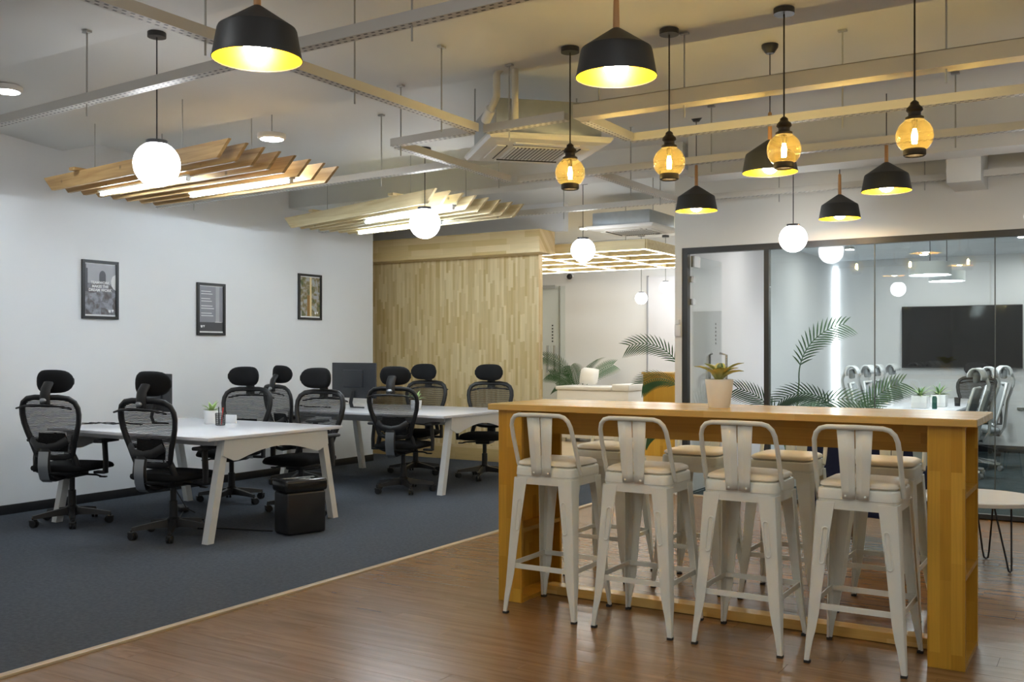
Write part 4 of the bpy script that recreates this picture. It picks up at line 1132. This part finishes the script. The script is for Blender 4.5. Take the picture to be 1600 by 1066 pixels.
def palm(x, y, label, fr, z=0.003, pr=.15, ph=.34, cat='palm', stem=.25):
    t = empty('potted_palm', (x, y, z), 0, label, cat, 'potted areca palms')
    MB().lathe([(.001, 0), (pr * .78, 0), (pr, ph), (pr - .012, ph), (pr - .015, ph * .9), (.001, ph * .9)], 28).obj('pot', POTW, t)
    MB().lathe([(pr - .016, ph * .9 + .004), (.001, ph * .92)], 20, cap=False).obj('soil', SOIL, t)
    for (L, az, el, dr, st) in fr:
        b = (.03 * math.cos(R(az)), .03 * math.sin(R(az)), ph * .9)
        top = Vector(b) + Vector((.06 * math.cos(R(az)), .06 * math.sin(R(az)), st))
        MB().tube([b, top], [.010, .007], 6).obj('stem', STEMG, t)
        frond(t, top, L, R(az), R(el), R(dr), roll=R(55 + (az * 7) % 35) * (1 if abs(((az - 31 + 90) % 180) - 90) < 50 else .35))
    return t
palm(-2.90, 10.30, 'tall areca palm behind the glass beside the frame post', [(.85, 25, 97, 88, .78), (.85, 10, 62, 95, .35), (.7, 190, 80, 70, .25), (.6, 150, 60, 60, .2), (.75, 300, 62, 80, .3), (.6, 80, 66, 70, .3)])
palm(-2.32, 10.25, 'shorter areca palm between the tall palm and the conference chairs', [(.70, 20, 78, 60, .30), (.70, 195, 68, 110, .45), (.60, 120, 66, 90, .3), (.5, 300, 60, 80, .2), (.55, 60, 70, 80, .2)])
for (x, y, l, sd) in ((-1.86, 11.75, 'bushy green plant in a square white pot on the conference table', 21), (-1.72, 12.15, 'spiky green plant in a white pot on the conference table', 22)):
    t = empty('table_plant', (x, y, .765), 0, l, 'potted plant', 'plants on the conference table')
    MB().box((0, 0, .07), (.16, .16, .14), bev=.008).obj('pot', POTW, t)
    MB().box((0, 0, .138), (.14, .14, .006)).obj('soil', SOIL, t)
    succulent(t, 22, .17, .022, .13, LEAFV, (.2, 1.25), sd, LEAFP)
tag(MB().lathe([(.001, 0), (.026, 0), (.026, .12), (.018, .14), (.001, .14)], 20, (-1.70, 11.68, .765)).obj('water_bottle', GREEN), 'dark green bottle between the plants on the conference table', 'bottle')
tag(MB().lathe([(.001, 0), (.03, 0), (.035, .10), (.032, .10), (.028, .006), (.001, .006)], 20, (-1.56, 12.4, .765)).obj('pen_cup', PLAST), 'black pen cup on the conference table', 'pen holder')

# ================================================================== RECEPTION
rc = empty('reception_counter', (-4.85, 12.2, .003), 0, 'honey wooden reception counter seen through the opening', 'counter')
MB().lim(-.56, 1.10, 0, .03, .0, 1.09).obj('front_panel', BARV, rc, smooth=False)
MB().lim(-.56, -.53, .03, .60, 0, 1.09).obj('side_panel', BARV, rc, smooth=False)
MB().lim(-.58, 1.12, -.01, .62, 1.09, 1.115).obj('counter_top', BARH, rc, smooth=False)
bn = empty('reception_bench', (-6.80, 13.7, .003), 0, 'white upholstered bench against the reception wall', 'bench')
MB().lim(-.60, .62, -.30, .30, .06, .80, .02).obj('body', WHITEF, bn)
MB().lim(-.62, .35, -.32, .32, .80, .86, .02).obj('seat_pad', WHITEF, bn)
MB().lim(.35, .64, -.32, .32, .80, .90, .02).obj('end_block', WHITEF, bn)
for sx in (-.5, .5):
    for sy in (-.22, .22): MB().lim(sx - .025, sx + .025, sy - .025, sy + .025, 0, .06).obj('foot', DESKL, bn, smooth=False)
m = MB()
rows = []
for i in range(9):
    v = -1 + 2 * i / 8; rows.append([])
    for j in range(9):
        u = -1 + 2 * j / 8
        rows[-1].append((u, v))
pw = empty('cushion', (-7.02, 13.72, .885), R(10), 'white square cushion leaning on the reception bench', 'cushion')
mm = MB()
for s in (-1, 1):
    mm.grid([[Vector((.15 * u * (1 - .06 * v * v), s * .055 * (1 - u ** 4) * (1 - v ** 4), .13 + .13 * v * (1 - .06 * u * u))) for u, v in rw] for rw in rows])
o = mm.obj('cover', WHITEF, pw, 60); o.rotation_euler = (R(-12), R(6), 0)
palm(-7.55, 14.45, 'bushy areca palm standing behind the white reception bench', [(.75, 200, 80, 70, .45), (.7, 330, 74, 60, .45), (.65, 20, 66, 50, .4), (.7, 160, 66, 90, .4), (.6, 260, 60, 80, .3), (.6, 280, 76, 50, .35), (.6, 240, 64, 60, .35)], ph=.42)
palm(-4.36, 11.2, 'areca palm in front of the reception counter beside the pier', [(.85, 205, 80, 100, .75), (.60, 180, 55, 90, .55), (.55, 215, 60, 100, .15), (.55, 250, 65, 100, .1), (.6, 20, 75, 80, .4), (.5, 195, 40, 90, .05)], ph=.40)
sc = empty('security_camera', (-7.98, YRB, 2.69), 0, 'small black and white camera high in the reception corner', 'camera')
MB().lathe([(.03, 0), (.03, -.05)], 16, M=Matrix.Rotation(R(-90), 4, 'X')).obj('mount', CARDW, sc)
MB().sphere((0, -.09, -.01), .05, 16, 10).obj('eye', PLAST, sc)

# glowing timber lattice over the reception
lt = empty('lattice_light', (-6.10, 12.15, 2.62), 0, 'pale timber lattice with glowing strips hanging over the reception', 'ceiling light')
X0, X1, Y0, Y1 = -1.9, 1.32, -1.30, 1.25
nx, ny = 4, 4
for i in range(nx + 1):
    x = X0 + (X1 - X0) * i / nx
    bx = MB().lim(x - .018, x + .018, Y0, Y1, 0, .12).obj('beam', LATW, lt, smooth=False)
    MB().lim(x - .008, x + .008, Y0, Y1, -.008, -.0005).obj('led_strip', E_LED, bx, smooth=False)
for j in range(ny + 1):
    y = Y0 + (Y1 - Y0) * j / ny
    bx = MB().lim(X0, X1, y - .018, y + .018, .001, .119).obj('beam', LATW, lt, smooth=False)
    MB().lim(X0, X1, y - .008, y + .008, -.007, -.0006).obj('led_strip', E_LED, bx, smooth=False)
for sx in (X0 + .4, X1 - .4):
    for sy in (Y0 + .3, Y1 - .3): MB().tube([(sx, sy, .12), (sx, sy, ceil_z(12.15 + sy) - 2.62)], .005, 6).obj('hanger_rod', RODM, lt)
